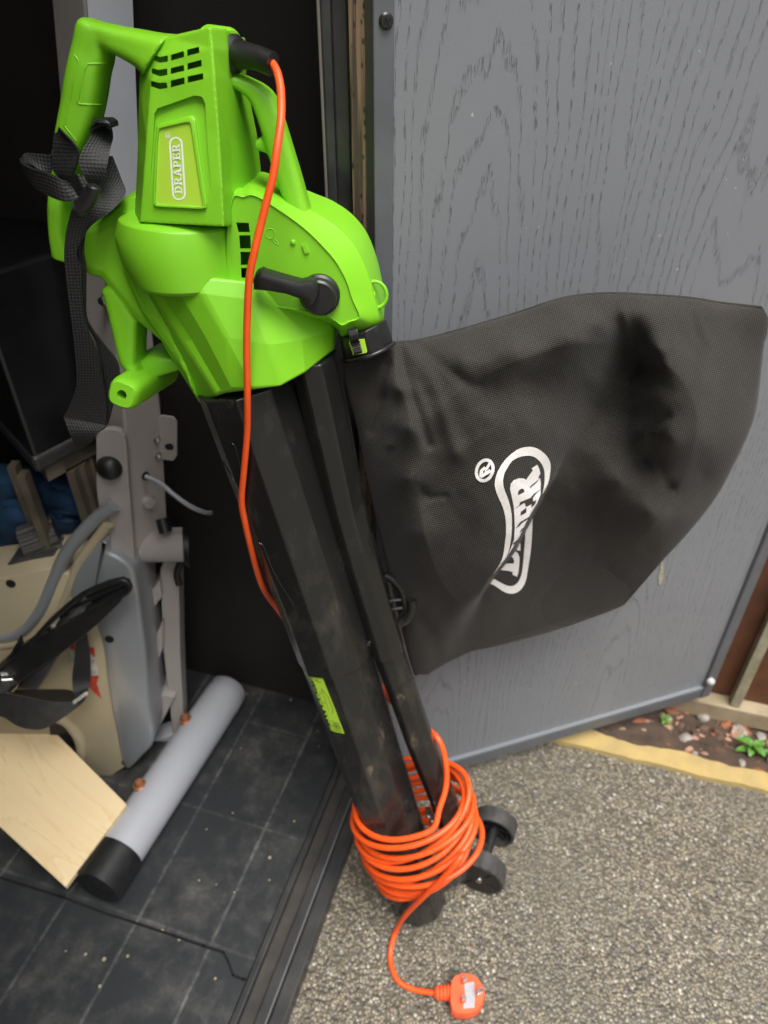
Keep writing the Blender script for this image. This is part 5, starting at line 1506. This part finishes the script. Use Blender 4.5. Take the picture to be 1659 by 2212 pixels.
# ------------------------------------------------------------------ fence, edging, bed
kt = (on_z(1503, 1635, .012)-k0).dot(KN)
KERB = mat("yellow_sandstone", (.40, .29, .10), .75, var=.8, vscale=30, col2=(.30, .22, .09), bump=.6, bscale=250)
NS = 160
bm = bmesh.new(); rings = []
for i in range(NS+1):
    s = -.12+1.9*i/NS
    j = .006*mnoise.noise(Vector((s*9, 0, 5)))+.003*mnoise.noise(Vector((s*40, 0, 5))); j2 = .009*mnoise.noise(Vector((s*11, 3, 5)))+.004*mnoise.noise(Vector((s*45, 3, 5)))
    c = k0+KD*s
    rings.append([c+KN*j-Z*.01, c+KN*(j+.003)+Z*.010, c+KN*(kt+j2)+Z*.014, c+KN*(kt+j2+.004)-Z*.01])
loft(bm, rings)
o = obj('kerb', bm, KERB, None, smooth=40); tag(o, 'yellow stone kerb between the gravel and the planting bed', 'kerb', kind='structure')
fp = on_z(1600, 1606, .0)
FD = (Vector((d1.x, d1.y, 0))-k0).dot(KN)+.035
SOIL = mat("dark_soil", (.035, .024, .016), .9, var=.8, vscale=30, col2=(.09, .055, .035), bump=.8, bscale=120)
bm = bmesh.new(); GX, GY = 60, 14; vs = {}
for i in range(GX+1):
    for j in range(GY+1):
        p = k0+KD*(-.15+1.95*i/GX)+KN*(kt*.9+(FD+.10-kt*.9)*j/GY)-Z*(.055*min(1, (FD+.10)*j/GY/FD))
        vs[i, j] = bm.verts.new(p+Z*(.006+.010*mnoise.noise(p*14)+.005*mnoise.noise(p*40)))
for i in range(GX):
    for j in range(GY): bm.faces.new((vs[i, j], vs[i+1, j], vs[i+1, j+1], vs[i, j+1]))
bm.faces.new([bm.verts.new(k0+KD*a_+KN*b_-Z*.09) for a_, b_ in ((-10, .03), (14, .03), (14, 12), (-10, 12))])
o = obj('soil', bm, SOIL, None, smooth=80); tag(o, 'dark soil of the narrow bed under the fence', 'soil', kind='structure')
# litter: bark, pebbles, dead leaves
LM = [mat("litter_%s" % n, c, .7, var=.6, vscale=60, bump=.4) for n, c in (("rust", (.28, .10, .04)), ("tan", (.34, .22, .13)), ("grey", (.30, .27, .23)), ("brown", (.11, .06, .035)), ("pink", (.42, .23, .16)))]
bm = bmesh.new(); random.seed(5)
for k in range(420):
    s = random.uniform(-.05, .8); t = random.uniform(kt+.005, FD-.005)
    c = k0+KD*s+KN*t+Z*(random.uniform(.006, .014)-.055*t/FD)
    r = random.choice((.003, .005, .006, .008, .010, .013, .017)) * random.uniform(.8, 1.3)
    mtx = Matrix.Translation(c) @ Matrix.Rotation(random.uniform(0, 6), 4, 'Z') @ Matrix.Rotation(random.uniform(-.5, .5), 4, 'X') @ Matrix.Diagonal((1, random.uniform(.5, .9), random.uniform(.25, .7), 1))
    res = bmesh.ops.create_icosphere(bm, subdivisions=2, radius=r, matrix=mtx)
    mi = random.choice((0, 0, 1, 2, 3, 3, 4))
    for v in res['verts']:
        v.co += Vector((mnoise.noise(v.co*180), mnoise.noise(v.co*180+Vector((7, 0, 0))), mnoise.noise(v.co*180+Vector((0, 9, 0)))))*r*.3
        for f in v.link_faces: f.material_index = mi
o = obj('leaf_litter', bm, LM, None, smooth=60); tag(o, 'loose bark, pebbles and dead leaves scattered over the bed', 'litter', kind='stuff')
# fence
FO = k0+KN*FD
def fe(s, z, w=0): return FO+KD*s+Z*z-KN*w
def fes(px, py):
    p = on_plane(px, py, FO, KN); return (p-FO).dot(KD), p.z
FENCE = mat("red_brown_fence", (.13, .045, .016), .7, var=.8, vscale=14, col2=(.06, .022, .010), bump=.4, bscale=120)
PALE = mat("weathered_pale_wood", (.36, .29, .19), .75, var=.8, vscale=22, col2=(.22, .17, .10), bump=.4, bscale=120)
PALEB = mat("flaking_white_batten", (.40, .36, .27), .7, var=.95, vscale=26, col2=(.17, .15, .08), bump=.4)
fence = empty('wooden_fence', Vector(fe(.4, 0)), 'red brown timber fence with pale bottom rail beyond the open door', 'fence')
r0 = fes(1560, 1505); r1 = fes(1560, 1535)
zr0, zr1 = fes(1600, 1545)[1], fes(1600, 1512)[1]
print("fence", FD, r0, r1, zr0, zr1)
bt_ = fes(1620, 1430)[0]
bm = bmesh.new(); box(bm, fe(1.05, (zr0+zr1)/2, .012), KD, Z, KN, 1.7, zr1-zr0, .035); obj('bottom_rail', bm, PALE, fence, bevel=.003)
bm = bmesh.new(); box(bm, fe(1.05, (zr0-.10)/2-.002, -.01), KD, Z, KN, 1.7, zr0+.10-.004, .02); obj('under_rail_shade', bm, mat("rail_shade_black", (.02, .016, .012), .8, var=.7, vscale=20), fence)  # black strip added to paint the shade under the bottom rail
s_ = .2; random.seed(3)
while s_ < 1.8:
    w_ = .145
    bm = bmesh.new(); box(bm, fe(s_+w_/2, zr1+.85+.002, random.uniform(-.012, -.006)), KD, Z, KN, w_-.003, 1.7, .016); obj('board', bm, FENCE, fence, bevel=.002)
    s_ += w_
bm = bmesh.new(); box(bm, fe(bt_, zr1+.85+.003, .014), KD, Z, KN, .020, 1.7, .022); obj('batten', bm, PALEB, fence, bevel=.002)
# small leafy seedlings
def leaf_mesh(bm, base, d, up, ln, wd):
    d = d.normalized(); s = d.cross(up).normalized(); n = s.cross(d)
    C, L, R = [], [], []
    N = 7
    for k in range(N+1):
        t = k/N
        p = base+d*ln*t+n*(.18*ln*math.sin(PI*t*.9))-n*(.25*ln*t*t)
        w = wd*math.sin(PI*min(1, t*.96+.02))**.8*(1-.25*t)
        C.append(bm.verts.new(p)); L.append(bm.verts.new(p+s*w+n*w*.25)); R.append(bm.verts.new(p-s*w+n*w*.25))
    for k in range(N):
        bm.faces.new((C[k], C[k+1], L[k+1], L[k])); bm.faces.new((C[k+1], C[k], R[k], R[k+1]))
specs = [((1618, 1628), 7, .030, 'bright green seedling with broad leaves growing in the bed beside the kerb'),
         ((1432, 1562), 4, .016, 'tiny green seedling near the bottom corner of the open door'),
         ((1668, 1640), 5, .030, 'green seedling cut off by the right edge under the fence')]
for (p, n, ln, lab_) in specs:
    g0 = on_z(p[0], p[1], .012)
    g0 = on_z(p[0], p[1], -.02)
    root = empty('seedling', g0, lab_, 'plant', 'seedlings in the bed')
    bm = bmesh.new(); tube(bm, [g0-Z*.004, g0+Z*ln*.5+X*.002, g0+Z*ln*1.0], .0012, 6); obj('stem', bm, LEAFM, root, smooth=60)
    bm = bmesh.new()
    for k in range(n):
        an = k*2.4+p[0]; leaf_mesh(bm, g0+Z*ln*(.3+.7*k/n), Vector((math.cos(an), math.sin(an), .35)), Z, ln*random.uniform(.8, 1.2), ln*.30)
    obj('leaves', bm, LEAFM, root, smooth=70)
